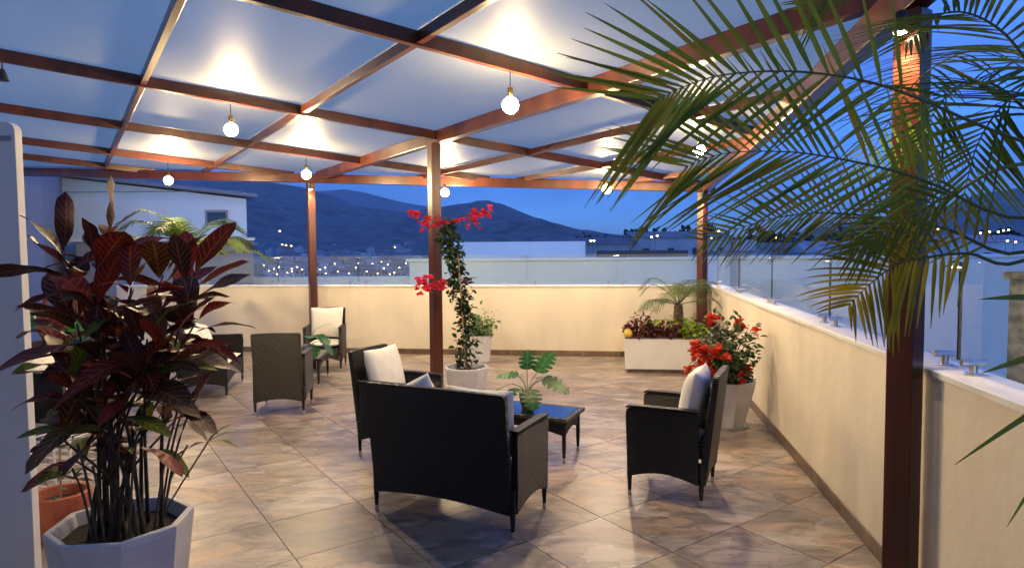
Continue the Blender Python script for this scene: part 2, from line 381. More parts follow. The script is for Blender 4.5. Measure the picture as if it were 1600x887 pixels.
def leaf_mat(name, c1, c2, vein=None, rough=.4, rand=.25, transl=.25, veins=26):
    m = mat(name, c1, rough + .08, .25)
    n, l, b = nodes(m)
    uv = n.new('ShaderNodeUVMap'); sp = n.new('ShaderNodeSeparateXYZ'); l.new(uv.outputs[0], sp.inputs[0])
    oi = n.new('ShaderNodeObjectInfo'); tcx = n.new('ShaderNodeTexCoord')
    x = n.new('ShaderNodeTexNoise'); x.inputs['Scale'].default_value = 9; x.inputs['Detail'].default_value = 3
    l.new(tcx.outputs['Object'], x.inputs['Vector'])
    mix = n.new('ShaderNodeMixRGB'); mix.inputs[1].default_value = (*c1, 1); mix.inputs[2].default_value = (*c2, 1)
    ad = n.new('ShaderNodeMath'); ad.operation = 'ADD'; mm = n.new('ShaderNodeMath'); mm.operation = 'MULTIPLY_ADD'
    mm.inputs[1].default_value = 1.6; mm.inputs[2].default_value = -.8; mm.use_clamp = False
    l.new(x.outputs[0], mm.inputs[0]); l.new(mm.outputs[0], ad.inputs[0]); l.new(oi.outputs['Random'], ad.inputs[1]); ad.use_clamp = True
    l.new(ad.outputs[0], mix.inputs[0]); out = mix.outputs[0]
    if vein:
        # u runs along the leaf, v across it (0 on the midrib)
        av = n.new('ShaderNodeMath'); av.operation = 'ABSOLUTE'; l.new(sp.outputs[1], av.inputs[0])
        s1 = n.new('ShaderNodeMath'); s1.operation = 'MULTIPLY_ADD'; s1.inputs[1].default_value = -.22; l.new(av.outputs[0], s1.inputs[0]); l.new(sp.outputs[0], s1.inputs[2])
        s2 = n.new('ShaderNodeMath'); s2.operation = 'MULTIPLY'; s2.inputs[1].default_value = veins * 2; l.new(s1.outputs[0], s2.inputs[0])
        s3 = n.new('ShaderNodeMath'); s3.operation = 'SINE'; l.new(s2.outputs[0], s3.inputs[0])
        r1 = n.new('ShaderNodeMapRange'); r1.inputs['From Min'].default_value = .72; r1.inputs['From Max'].default_value = 1.0; l.new(s3.outputs[0], r1.inputs['Value'])
        r2 = n.new('ShaderNodeMapRange'); r2.inputs['From Min'].default_value = .10; r2.inputs['From Max'].default_value = .03; l.new(av.outputs[0], r2.inputs['Value'])
        mxm = n.new('ShaderNodeMath'); mxm.operation = 'MAXIMUM'; l.new(r1.outputs[0], mxm.inputs[0]); l.new(r2.outputs[0], mxm.inputs[1])
        sc = n.new('ShaderNodeMath'); sc.operation = 'MULTIPLY'; sc.inputs[1].default_value = .75; l.new(mxm.outputs[0], sc.inputs[0])
        m2 = n.new('ShaderNodeMixRGB'); m2.inputs[2].default_value = (*vein, 1); l.new(sc.outputs[0], m2.inputs[0]); l.new(out, m2.inputs[1]); out = m2.outputs[0]
    l.new(out, b.inputs['Base Color'])
    if transl > 0:
        o = n['Material Output']; t = n.new('ShaderNodeBsdfTranslucent'); mx = n.new('ShaderNodeMixShader'); mx.inputs[0].default_value = transl
        l.new(out, t.inputs['Color']); l.new(b.outputs[0], mx.inputs[1]); l.new(t.outputs[0], mx.inputs[2]); l.new(mx.outputs[0], o.inputs['Surface'])
    return m
M['croton_red'] = leaf_mat('croton_red_leaf', (.04, .006, .007), (.21, .02, .018), (.45, .11, .035), .38, transl=.15)
M['croton_dark'] = leaf_mat('croton_dark_leaf', (.012, .014, .009), (.06, .012, .012), (.24, .085, .03), .38, transl=.12)
M['croton_bronze'] = leaf_mat('croton_bronze_leaf', (.05, .022, .008), (.17, .055, .016), (.45, .20, .05), .38, transl=.15)
M['croton_green'] = leaf_mat('croton_green_leaf', (.02, .06, .012), (.12, .15, .02), (.38, .34, .05), .4, transl=.2)
M['palm_leaf'] = leaf_mat('palm_leaflet', (.065, .125, .018), (.14, .20, .032), None, .42, transl=.42)
M['palm_olive'] = leaf_mat('palm_leaflet_olive', (.10, .12, .016), (.21, .195, .03), None, .42, transl=.42)
M['palm_yellow'] = leaf_mat('palm_leaflet_yellow', (.20, .19, .02), (.46, .36, .02), None, .42, transl=.3)
M['areca'] = leaf_mat('areca_leaflet', (.04, .10, .02), (.12, .18, .035), None, .45, transl=.3)
M['monstera'] = leaf_mat('monstera_leaf', (.01, .06, .018), (.025, .13, .025), (.06, .2, .05), .3, transl=.06, veins=12)
M['boug_leaf'] = leaf_mat('bougainvillea_leaf', (.018, .042, .012), (.06, .10, .028), None, .45, transl=.25)
M['shrub_leaf'] = leaf_mat('shrub_leaf', (.05, .12, .03), (.16, .26, .08), None, .45, transl=.2)
M['pink_bract'] = leaf_mat('pink_bract', (.62, .03, .07), (.85, .06, .12), None, .6, transl=.35)
M['orange_bract'] = leaf_mat('orange_bract', (.60, .05, .02), (.82, .11, .035), None, .6, transl=.35)
M['coleus_red'] = leaf_mat('coleus_maroon_leaf', (.045, .006, .012), (.14, .018, .03), None, .5, transl=.2)
M['coleus_lime'] = leaf_mat('coleus_lime_leaf', (.22, .36, .02), (.42, .50, .04), None, .5, transl=.25)
M['tree_leaf'] = leaf_mat('far_tree_leaf', (.012, .03, .014), (.03, .055, .022), None, .7, transl=.1)

# ------------------------------------------------------------------ the setting: ground, hills
def interp(tab, x):
    if x <= tab[0][0]: return tab[0][1]
    for (x0, y0), (x1, y1) in zip(tab, tab[1:]):
        if x <= x1:
            t = (x - x0) / (x1 - x0); t = t * t * (3 - 2 * t) * .5 + t * .5
            return y0 + (y1 - y0) * t
    return tab[-1][1]
def town_z(Y): return -16.0 + max(0.0, min(1.0, (Y - 380) / 620)) * 16.5
NEAR = [(-900, 60), (-400, 150), (0, 215), (200, 245), (390, 278), (470, 288), (512, 299), (563, 320), (603, 331), (655, 340), (689, 333), (730, 327), (772, 325), (803, 336), (843, 348), (870, 358), (905, 371), (960, 379), (1100, 381), (1250, 366), (1400, 336), (1600, 296), (2000, 250), (2600, 230)]
FARR = [(-900, 120), (0, 240), (300, 262), (430, 292), (490, 300), (549, 296), (579, 303), (624, 314), (664, 322), (720, 332), (800, 352), (900, 372), (1000, 380), (1200, 372), (1500, 340), (2000, 300), (2600, 280)]
def hill(name, tab, Yf, Yr, Yb, nx, ny, rough_amp, m, seed):
    me = MB(); vs = []
    for j in range(ny):
        Y = Yf + (Yb - Yf) * j / (ny - 1)
        for i in range(nx):
            X = -1.75 * Yr + 3.7 * Yr * i / (nx - 1)
            px = 800 + FPX * X / Yr
            top = CAM_H + Yr * (392.2 - (px - 800) * .0075 - interp(tab, px)) / FPX
            base = town_z(Y)
            s = (Y - Yf) / (Yr - Yf) if Y <= Yr else 1 - (Y - Yr) / (Yb - Yr)
            s = max(0, min(1, s)); s = s * s * (3 - 2 * s) * .45 + s * .55
            nzv = noise.fractal(Vector((X / 420 + seed, Y / 420, seed)), .9, 2.1, 6) * rough_amp * min(1, s * 3) * (1.0 if s < .97 else .35)
            ridge = abs(noise.noise(Vector((X / 330 + seed, Y / 900, 3.3)))) * rough_amp * 1.6 * 4 * s * (1 - s)
            vs.append((X, Y, base + (top - base) * s + nzv - ridge))
    fs = [(j * nx + i, j * nx + i + 1, (j + 1) * nx + i + 1, (j + 1) * nx + i) for j in range(ny - 1) for i in range(nx - 1)]
    me.add(vs, fs)
    return structure(me.build(name, m, smooth=True))
M['hill_near'] = noise_col(mat('wooded_hillside', (.05, .07, .05), .95), (.012, .022, .016), (.16, .17, .13), .03, 10, (1, 1, 1), 'Object', .35, .65, .9, .06)
M['hill_far'] = noise_col(mat('far_hillside', (.06, .08, .07), .95), (.05, .07, .055), (.1, .11, .09), .008, 10, (1, 1, 1), 'Object', .35, .65)
M['ground'] = noise_col(mat('valley_ground', (.06, .07, .05), .95), (.035, .045, .035), (.12, .12, .10), .03, 8, (1, 1, 1), 'Object', .35, .65)
g = MB(); gy = [-6000, -200, 380, 690, 1000, 1600, 9000]; gx = [-9000, -2000, 0, 2000, 9000]
g.add([(x, y, town_z(y) - (0 if y <= 1000 else 3)) for y in gy for x in gx], [(j * 5 + i, j * 5 + i + 1, j * 5 + i + 6, j * 5 + i + 5) for j in range(6) for i in range(4)])
structure(g.build('ground', M['ground']))
hill('hill', NEAR, 1000, 2300, 3300, 240, 70, 38, M['hill_near'], 1.7)
hill('hill', FARR, 3400, 5200, 6200, 120, 20, 40, M['hill_far'], 9.1)

# haze: the blue evening air of the valley
hz = MB().box((0, 2900, 380), (17000, 7600, 800))
hob = stuff(hz.build('haze', M['ground']))
hm = bpy.data.materials.new('evening_haze'); hm.use_nodes = True
hn, hl = hm.node_tree.nodes, hm.node_tree.links; hn.clear()
ho = hn.new('ShaderNodeOutputMaterial'); hv = hn.new('ShaderNodeVolumePrincipled')
hv.inputs['Color'].default_value = (.80, .87, 1.0, 1); hv.inputs['Density'].default_value = .00025; hv.inputs['Anisotropy'].default_value = 0.0
hl.new(hv.outputs[0], ho.inputs['Volume'])
hob.data.materials.clear(); hob.data.materials.append(hm)

# ------------------------------------------------------------------ terrace floor, parapets, glass railing
CORNER = line_x(FW_N, FW_D, RW_N, RW_D)
def clip(poly, n, d, keep_less=True):
    out = []
    for i, p in enumerate(poly):
        q = poly[(i + 1) % len(poly)]
        a = (p.dot(n) - d) * (1 if keep_less else -1); b = (q.dot(n) - d) * (1 if keep_less else -1)
        if a <= 0: out.append(p)
        if (a < 0) != (b < 0) and a != b: out.append(p + (q - p) * (a / (a - b)))
    return out
X_LEFT, Y_NEAR = -8.5, -2.6
slab_poly = [Vector((X_LEFT, Y_NEAR, 0)), Vector((9, Y_NEAR, 0)), Vector((9, 14, 0)), Vector((X_LEFT, 14, 0))]
slab_poly = clip(slab_poly, FW_N, FW_D + .2); slab_poly = clip(slab_poly, RW_N, RW_D - .2, False)
floor = MB(); floor.prism([(p.x, p.y) for p in slab_poly], .3, lambda u, v, w: Vector((u, v, w - .158)))
floor_o = structure(floor.build('floor', M['grout']))
body = MB(); body.prism([(p.x * .985, p.y * .985) for p in slab_poly], 15.6, lambda u, v, w: Vector((u, v, w - 8.12)))
tag(body.build('building_body', M['neigh']), 'storeys of the building below the tiled terrace', 'building')

TS, GAP = 0.60, 0.005
tile_objs, far_tiles = [], MB()
def in_view(p):
    v = Vector((p.x, p.y, 0)) - Vector((0, 0, CAM_H)); k = v.dot(_f)
    if k < .4: return False
    x = 800 + FPX * v.dot(CR) / k; y = 443.5 - FPX * v.dot(CU) / k
    return -120 < x < 1720 and y < 1060
tile_n = 0
for i in range(-10, 30):
    for j in range(-16, 22):
        a0, b0 = 4.24 + (i - 7) * TS, 1.62 + (j - 3) * TS
        pl = [grid(a0 + GAP / 2, b0 + GAP / 2), grid(a0 + GAP / 2, b0 + TS - GAP / 2), grid(a0 + TS - GAP / 2, b0 + TS - GAP / 2), grid(a0 + TS - GAP / 2, b0 + GAP / 2)]
        for n_, d_, k_ in ((FW_N, FW_D - .013, True), (RW_N, RW_D + .013, False), (Vector((1, 0, 0)), X_LEFT, False), (Vector((0, 1, 0)), Y_NEAR, False)):
            pl = clip(pl, n_, d_, k_)
            if len(pl) < 3: break
        if len(pl) < 3: continue
        c = sum(pl, Vector()) / len(pl)
        if (pl[0] - c).length < .03: continue
        mb = MB()
        if in_view(c) and tile_n < 300:
            dz = random.uniform(-.0008, .0008)
            mb.prism([(p.x - c.x, p.y - c.y) for p in pl], .01, lambda u, v, w: Vector((u, v, w)))
            o = mb.build('floor_tile', M['tile'], floor_o, loc=(c.x, c.y, dz)); tile_n += 1
        else:
            far_tiles.prism([(p.x, p.y) for p in pl], .01, lambda u, v, w: Vector((u, v, w)))
stuff(far_tiles.build('floor_tile', M['tile'], floor_o))

back_screen = MB().box((-3.7, Y_NEAR - .1, 1.65), (10.4, .2, 3.3))  # unseen wall added behind the viewpoint, keeps blue sky off the foreground
tag(MB().box((X_LEFT - .1, 2.201, 1.65), (.2, 9.4, 3.3)).build('sky_screen_wall', M['cream']), 'added unseen cream wall left of the view, blocking blue sky light', 'wall')  # second added wall, out of view, stops blue sky light from the left
tag(back_screen.build('sky_screen_wall', M['cream']), 'added unseen cream wall behind the viewpoint, blocking blue sky light', 'wall')
T_W = 0.20
def parapet(name, p0, p1, nrm_out, label):
    """p0-p1 inner foot line, nrm_out points outwards"""
    root = empty(name, p0)
    d = (p1 - p0); L = d.length; d.normalize()
    q = lambda u, w, z: d * u + nrm_out * w + Vector((0, 0, z))
    MB().prism([(0, 0), (T_W, 0), (T_W, WALL_H - .03), (0, WALL_H - .03)], L, lambda w, z, u: q(u + L / 2, w, z)).build('wall_body', M['cream'], root)
    MB().prism([(-.012, WALL_H - .03), (T_W + .012, WALL_H - .03), (T_W + .012, WALL_H - .004), (T_W + .006, WALL_H), (-.006, WALL_H), (-.012, WALL_H - .004)], L, lambda w, z, u: q(u + L / 2, w, z)).build('coping', M['coping'], root)
    u = 0.0
    while u < L - .02:
        e = min(u + .6, L)
        MB().prism([(-.012, .006), (-.002, .006), (-.002, .095), (-.008, .098), (-.012, .094)], e - u - .004, lambda w, z, k, c=(u + e) / 2: q(c + k, w, z)).build('skirting_tile', M['skirting'], root)
        u = e
    return tag(root, label, 'wall')
far_l = FW_T * (-8.6) + FW_N * FW_D
parapet('parapet_wall', far_l, CORNER + FW_T * T_W, FW_N, 'cream plastered parapet wall across the far side of the terrace')
near_r = RW_T * (-2.3) + RW_N * RW_D
parapet('parapet_wall', near_r, CORNER - RW_T * .0, -RW_N, 'cream plastered parapet wall running along the right side')

def railing(p0, p1, nrm_out, step, label):
    root = empty('glass_railing', p0)
    d = (p1 - p0); L = d.length; d.normalize(); n = max(1, round(L / step)); st = L / n
    q = lambda u, w, z: d * u + nrm_out * w + Vector((0, 0, z))
    z0, z1 = WALL_H + .045, WALL_H + .50
    for k in range(n):
        u0, u1 = k * st + .008, (k + 1) * st - .008
        pane = MB().prism([(-.005, z0), (.005, z0), (.005, z1), (-.005, z1)], u1 - u0, lambda w, z, s, c=(u0 + u1) / 2: q(c + s, .11 + w, z)).build('pane', M['glass'], root)
        for ue in (u0 - .0012, u1 + .0012):
            MB().prism([(-.0055, z0), (.0055, z0), (.0055, z1), (-.0055, z1)], .002, lambda w, z, s, c=ue: q(c + s, .11 + w, z)).build('edge', M['glass_edge'], pane)
        for uc in (u0 + .12, u1 - .12):
            cl_ = MB()
            cl_.tube([q(uc, .11, WALL_H), q(uc, .11, WALL_H + .05)], .017, 10)
            cl_.tube([q(uc, .06, WALL_H + .055), q(uc, .16, WALL_H + .055)], .016, 10)
            cl_.tube([q(uc, .11, WALL_H), q(uc, .11, WALL_H + .007)], .034, 12)
            cl_.build('clamp', M['metal'], root, smooth=False)
        if k < n - 1:
            uc = u1 + .008
            MB().tube([q(uc - .045, .11 - .012, z1 - .03), q(uc + .045, .11 - .012, z1 - .03)], .011, 8).build('top_clip', M['metal'], root)
    return tag(root, label, 'railing')
railing(far_l + FW_T * .1, CORNER - FW_T * .02, FW_N, 1.55, 'low frameless glass railing on top of the far parapet')
railing(near_r, CORNER + RW_T * .02, -RW_N, 1.75, 'low frameless glass railing on top of the right parapet')

# ------------------------------------------------------------------ pergola
pergola = tag(empty('pergola', (0, 0, 0)), 'reddish brown wooden pergola with frosted roof sheets over the terrace', 'pergola')
S = 1.75
OA = [-1.55, 1.45] + [o * S for o in (2.31936685, 3.82026629, 5.15977309, 6.48114763, 7.49371763)] + [14.9]
OB = [-4.0, -2.3, -0.85] + [o * S for o in (0.36028411, 1.1732932, 2.08449315, 2.83085732, 3.54719308)] + [7.45, 8.7]
OB_MAIN = 2.08449315 * S
EAVE_F, EAVE_R = FW_D - .10, RW_D + .10
def rz(p, dz=0.0): return Vector((p.x, p.y, roof_z(p.x, p.y) + dz))
def clip_seg(p, q, conds):
    t0, t1 = 0.0, 1.0
    for n_, d_, less in conds:
        a = (p.dot(n_) - d_) * (1 if less else -1); b = (q.dot(n_) - d_) * (1 if less else -1)
        if a > 0 and b > 0: return None
        if a > 0: t0 = max(t0, a / (a - b))
        if b > 0: t1 = min(t1, a / (a - b))
    return None if t0 >= t1 else (p + (q - p) * t0, p + (q - p) * t1)
OUT = [(FW_N, EAVE_F + .16, True), (RW_N, EAVE_R - .13, False), (Vector((1, 0, 0)), -9.4, False), (Vector((0, 1, 0)), Y_NEAR + .02, False)]  # roof carried on unseen behind the viewpoint to cut blue sky light
RAF_H, RAF_W = .10, .055
for o in OA:
    sg = clip_seg(grid(o, -12), grid(o, 14), OUT)
    if not sg: continue
    # butt the rafter against the main beam on both sides
    cut = grid(o, OB_MAIN)
    t = (cut - sg[0]).dot(DA) / (sg[1] - sg[0]).length
    segs = [sg]
    if 0.02 < t < .98: segs = [(sg[0], cut - DA * .052), (cut + DA * .052, sg[1])]
    for a, b in segs: MB().bar(rz(a), rz(b), RAF_W, RAF_H).build('rafter', M['wood'], pergola, bevel=.004)
for o in OB:
    conds = OUT
    if abs(o - OB_MAIN) < .01:
        sg = clip_seg(grid(-4, o), grid(18, o), OUT)
        MB().bar(rz(sg[0], -.035), rz(sg[1], -.035), .10, .145).build('main_beam', M['wood'], pergola, bevel=.005)
        continue
    marks = [-4] + OA + [18]
    for k in range(len(marks) - 1):
        a, b = marks[k] + (RAF_W / 2 + .001), marks[k + 1] - (RAF_W / 2 + .001)
        sg = clip_seg(grid(a, o), grid(b, o), OUT)
        if sg and (sg[1] - sg[0]).length > .1: MB().bar(rz(sg[0], .012), rz(sg[1], .012), .05, RAF_H - .022).build('purlin', M['wood'], pergola, bevel=.003)
# frosted sheets, one for each bay of the grid
bx = [-9.5] + OB + [12]; ax = [-6] + OA + [18]
for i in range(len(ax) - 1):
    for j in range(len(bx) - 1):
        pl = [grid(ax[i] + .002, bx[j] + .002), grid(ax[i] + .002, bx[j + 1] - .002), grid(ax[i + 1] - .002, bx[j + 1] - .002), grid(ax[i + 1] - .002, bx[j] + .002)]
        for n_, d_, k_ in OUT:
            pl = clip(pl, n_, d_ + (.03 if k_ else -.03), k_)
            if len(pl) < 3: break
        if len(pl) < 3: continue
        MB().prism([(p.x, p.y) for p in pl], .006, lambda u, v, w: Vector((u, v, roof_z(u, v) + RAF_H + .012 + w))).build('roof_sheet', M['panel'], pergola)
# eave beams carried by the posts
def eave_pt(n1, d1, t, along): return n1 * d1 + along * t
corner_e = line_x(FW_N, EAVE_F, RW_N, EAVE_R)
def eave_f(t):
    p = corner_e + FW_T * t
    return Vector((p.x, p.y, 2.655 + (-t) * .0432))
def eave_r(t):
    p = corner_e + RW_T * t
    return Vector((p.x, p.y, 2.655 - t * .0265))
MB().bar(eave_f(-12.4), eave_f(.14), .09, .15).build('eave_beam', M['wood'], pergola, bevel=.005)
MB().bar(eave_r(-9.2), eave_r(-.05), .10, .17).build('eave_beam', M['wood'], pergola, bevel=.005)
def post(p, ztop, w=.118):
    return MB().box((p.x, p.y, ztop / 2), (w, w, ztop), Matrix.Rotation(TH, 3, 'Z')).build('post', M['wood'], pergola, bevel=.006)
pL = at(484, 400, 10.9); tL = (pL - corner_e).dot(FW_T); pL = eave_f(tL); post(pL, pL.z)
pF = eave_f(-.05); post(pF, pF.z)
d_ = ray(1412, 640); s_ = (EAVE_R) / (d_.dot(RW_N)); pR = Vector((0, 0, 0)) + Vector((d_.x, d_.y, 0)) * s_
pR = eave_r((pR - corner_e).dot(RW_T)); post(pR, pR.z)
pC = grid(3.82026629 * S, OB_MAIN) + Vector((-.07, .02, 0)); post(pC, roof_z(pC.x, pC.y) - .036)
pX = eave_f(-12.2); post(pX, pX.z)

# ------------------------------------------------------------------ lamps
def hanging_bulb(top, drop, label, r=.062):
    root = empty('pendant_bulb', top)
    b = MB(); prof = []
    for k in range(0, 13):
        a = math.pi * k / 12
        rr = r * math.sin(a) if k > 3 else max(r * math.sin(a), .017)
        prof.append((max(rr, .002), -drop + r * math.cos(a)))
    b.lathe(prof[::-1], 14)
    b.build('bulb', M['bulb'], root, smooth=True)
    MB().lathe([(.012, -drop + r + .075), (.02, -drop + r + .07), (.021, -drop + r + .012), (.017, -drop + r - .006)][::-1], 12).build('socket', M['brass'], root, smooth=True)
    MB().tube([(0, 0, 0), (0, 0, -drop + r + .072)], .004, 6).build('cord', M['black_metal'], root)
    return tag(root, label, 'lamp', 'globe bulbs hanging from the pergola')
BULBS = [((797, 110), 165, 'lit globe bulb nearest the camera, hanging in front of the main beam'),
         ((360, 163), 203, 'lit globe bulb hanging alone at upper left, above the red croton'),
         ((478, 244), 273, 'lit globe bulb hanging just in front of the left far post'),
         ((262, 250), 282, 'lit globe bulb farthest left, hanging before the pale neighbouring house'),
         ((695, 275), 301, 'lit globe bulb seen right beside the middle post'),
         ((948, 275), 296, 'lit globe bulb hanging against the evening sky near the far eave'),
         ((1093, 208), 236, 'lit globe bulb glowing behind the palm fronds')]
for (px, py), yb, lab in BULBS:
    p = on_roof(px, py); d = ray(px, yb); zb = CAM_H + d.z * (p.y / d.y)
    hanging_bulb(p, p.z - zb, lab)
def post_spot(p, side, label):
    root = empty('post_spotlight', p)
    a = side * .125
    MB().lathe([(.03, 0), (.032, .004), (.032, .085), (.02, .095)], 14, a + Vector((0, 0, -.12))).build('housing', M['black_metal'], root)
    MB().bar(a * .45 + Vector((0, 0, -.07)), a * .8 + Vector((0, 0, -.07)), .02, .02).build('bracket', M['black_metal'], root)
    MB().lathe([(.002, 0), (.025, 0), (.025, .002)], 14, a + Vector((0, 0, -.125))).build('lens', M['spot_face'], root)
    ld = bpy.data.lights.new('spot_beam', 'SPOT'); ld.energy = 16; ld.color = (1, .76, .48); ld.spot_size = R_(75); ld.spot_blend = .6; ld.shadow_soft_size = .02
    lo = bpy.data.objects.new('spot_beam', ld); col.objects.link(lo); lo.parent = root
    lo.location = a + Vector((0, 0, -.14)); lo.rotation_euler = Vector((-side.x * .16, -side.y * .16, -1)).to_track_quat('-Z', 'Y').to_euler()
    return tag(root, label, 'lamp', 'spotlights at the tops of the posts')
post_spot(pL, (-DA * .3 - DB).normalized(), 'small lit spotlight at the top of the left far post')
post_spot(pF, (-DA * .8 - DB * .6).normalized(), 'small lit spotlight at the top of the far corner post')
post_spot(pR + Vector((0, 0, .0)), (-DA).normalized(), 'small lit spotlight at the top of the near right post')
pW = on_roof(3, 97)
wl_ = empty('pendant_spotlight', pW)
MB().tube([(0, 0, 0), (0, 0, -.06)], .006, 6).build('cord', M['black_metal'], wl_)
MB().lathe([(.045, -.15), (.02, -.07), (.012, -.055)], 16).build('shade', M['black_metal'], wl_)
MB().lathe([(.002, -.147), (.04, -.147), (.04, -.144)], 16).build('lens', M['spot_face'], wl_)
tag(wl_, 'small cone lamp hanging from the rafter at the left edge', 'lamp')

# ------------------------------------------------------------------ partition at the left edge
pt = empty('partition_panel', (0, 0, 0))
e0 = at(22, 190, 3.35); zt = e0.z; xr = e0.x
out = [(xr - 1.6, 0), (xr, 0)] + [(xr - .05 + .05 * math.cos(a), zt - .05 + .05 * math.sin(a)) for a in [R_(k * 15) for k in range(0, 7)]] + [(xr - 1.6, zt)]
MB().prism(out, .05, lambda u, v, w: Vector((u, 3.375 + w, v))).build('board', M['white_paint'], pt, bevel=.004)
MB().box((xr - .80, 3.346, zt - .085), (1.56, .008, .025)).build('trim_strip', M['neigh_grey'], pt)
tag(pt, 'white upright panel with a rounded top corner at the left edge', 'panel')

# ------------------------------------------------------------------ wicker furniture
def arch(x0, x1, z, rise, n=10):
    return [(x0 + (x1 - x0) * k / n, z + rise * math.sin(math.pi * k / n)) for k in range(n + 1)]
def wicker_seat(name, w, label, cat, group, loc, face_deg, d=.55):
    root = empty(name, loc, R_(face_deg) - math.pi / 2)
    hw, hd, zb, za, zk = w / 2, d / 2, .145, .645, .90
    # back panel, leaning backwards
    def backf(u, v, k): return Vector((u, -hd + .02 - .085 * max(0, (v - .30)) / .6 + k, v))
    outl = arch(-hw + .03, hw - .03, zb, .035) + [(hw - .025, .5), (hw - .02, zk - .015), (hw - .035, zk), (0, zk + .006), (-hw + .035, zk), (-hw + .02, zk - .015), (-hw + .025, .5)]
    MB().prism(outl, .045, backf).build('back_panel', M['wicker'], root, bevel=.008)
    for s in (-1, 1):
        prof = arch(hd - .015, -hd + .045, zb, .05)[::1] + [(-hd + .05, za - .02), (-hd + .06, za), (0, za + .002), (hd - .03, za), (hd - .005, za - .02), (hd, za - .06)]
        MB().prism(prof, .045, lambda u, v, k, s=s: Vector((s * (hw - .0225) + k, u, v))).build('arm_panel', M['wicker'], root, bevel=.008)
        cap = MB(); cap.prism([(-hd + .04, za + .003), (hd - .03, za + .003), (hd - .004, za - .012), (hd - .002, za + .004), (hd - .03, za + .018), (-hd + .04, za + .018)], .056, lambda u, v, k, s=s: Vector((s * (hw - .0225) + k, u, v)))
        cap.build('arm_cap', M['wicker'], root, bevel=.007)
    ap = arch(-hw + .05, hw - .05, zb + .02, .05) + [(hw - .05, .355), (-hw + .05, .355)]
    MB().prism(ap, .03, lambda u, v, k: Vector((u, hd - .03 + k, v))).build('front_apron', M['wicker'], root, bevel=.005)
    MB().box((0, 0, .34), (w - .095, d - .10, .03)).build('seat_deck', M['wicker'], root)
    for sx in (-1, 1):
        for sy in (-1, 1):
            x, y = sx * (hw - .024), sy * (hd - .026)
            leg = MB().lathe([(.012, .045), (.019, .16), (.019, .30)], 10, (x, y, 0)).build('leg', M['wicker'], root)
            MB().lathe([(.014, .0015), (.0145, .02), (.0125, .045)], 10, (x, y, 0)).build('foot_tip', M['metal'], leg)
    return tag(root, label, cat, group)
def cushion_mesh(w, h, t, pinch=.10, n=14, seed=0):
    """soft pillow, lies in its own x-y plane, thickness along z"""
    rnd = random.Random(seed); mb = MB(); ph = [rnd.uniform(0, 6.28) for _ in range(6)]
    top, bot = [], []
    for j in range(n + 1):
        for i in range(n + 1):
            u, v = -1 + 2 * i / n, -1 + 2 * j / n
            k = 1 - pinch * (1 - u * u) * abs(v) ** 3 * .0
            x = u * w / 2 * (1 - pinch * (1 - v * v) * 0 - pinch * .5 * (1 - abs(v)) * abs(u) ** 6)
            y = v * h / 2 * (1 - pinch * .5 * (1 - abs(u)) * abs(v) ** 6)
            prof = max(0, (1 - abs(u) ** 3.2)) ** .55 * max(0, (1 - abs(v) ** 3.2)) ** .55
            wr = 1 + .06 * math.sin(4 * u + ph[0]) * math.sin(3 * v + ph[1]) + .04 * math.sin(9 * u + 5 * v + ph[2])
            zc = t / 2 * prof * wr
            top.append((x, y, zc + .004)); bot.append((x, y, -zc - .004))
    m = (n + 1) * (n + 1)
    fs = []
    for j in range(n):
        for i in range(n):
            a = j * (n + 1) + i
            fs.append((a, a + 1, a + n + 2, a + n + 1)); fs.append((m + a + n + 1, m + a + n + 2, m + a + 1, m + a))
    ring = [i for i in range(n + 1)] + [j * (n + 1) + n for j in range(1, n + 1)] + [n * (n + 1) + i for i in range(n - 1, -1, -1)] + [j * (n + 1) for j in range(n - 1, 0, -1)]
    for a, b in zip(ring, ring[1:] + ring[:1]): fs.append((a, m + a, m + b, b))
    mb.add(top + bot, fs)
    return mb
def chair_frame(loc, face_deg):
    return Matrix.Translation(Vector(loc)) @ Matrix.Rotation(R_(face_deg) - math.pi / 2, 4, 'Z')
def seat_pad(loc, face_deg, w, label, d=.55, dx=0.0, group='white seat pads of the wicker seats'):
    me = MB(); hw, hd = (w - .11) / 2, (d - .10) / 2
    mb = cushion_mesh(hw * 2, hd * 2, .085, .02, 12, int(w * 1000))
    o = mb.build('seat_pad', M['cloth'], smooth=True)
    o.matrix_world = chair_frame(loc, face_deg) @ Matrix.Translation((dx, .02, .402))
    return tag(o, label, 'cushion', group)
def pillow(loc, face_deg, dx, label, w=.44, h=.42, t=.15, lean=14, spin=0, dy=0.0, z=.43, seed=1, group='white pillows on the wicker seats'):
    o = cushion_mesh(w, h, t, .12, 16, seed).build('pillow', M['cloth'], smooth=True)
    o.matrix_world = chair_frame(loc, face_deg) @ Matrix.Translation((dx, -.155 + dy, z + h / 2)) @ Matrix.Rotation(R_(90 + lean), 4, 'X') @ Matrix.Rotation(R_(spin), 4, 'Z')
    return tag(o, label, 'pillow', group)

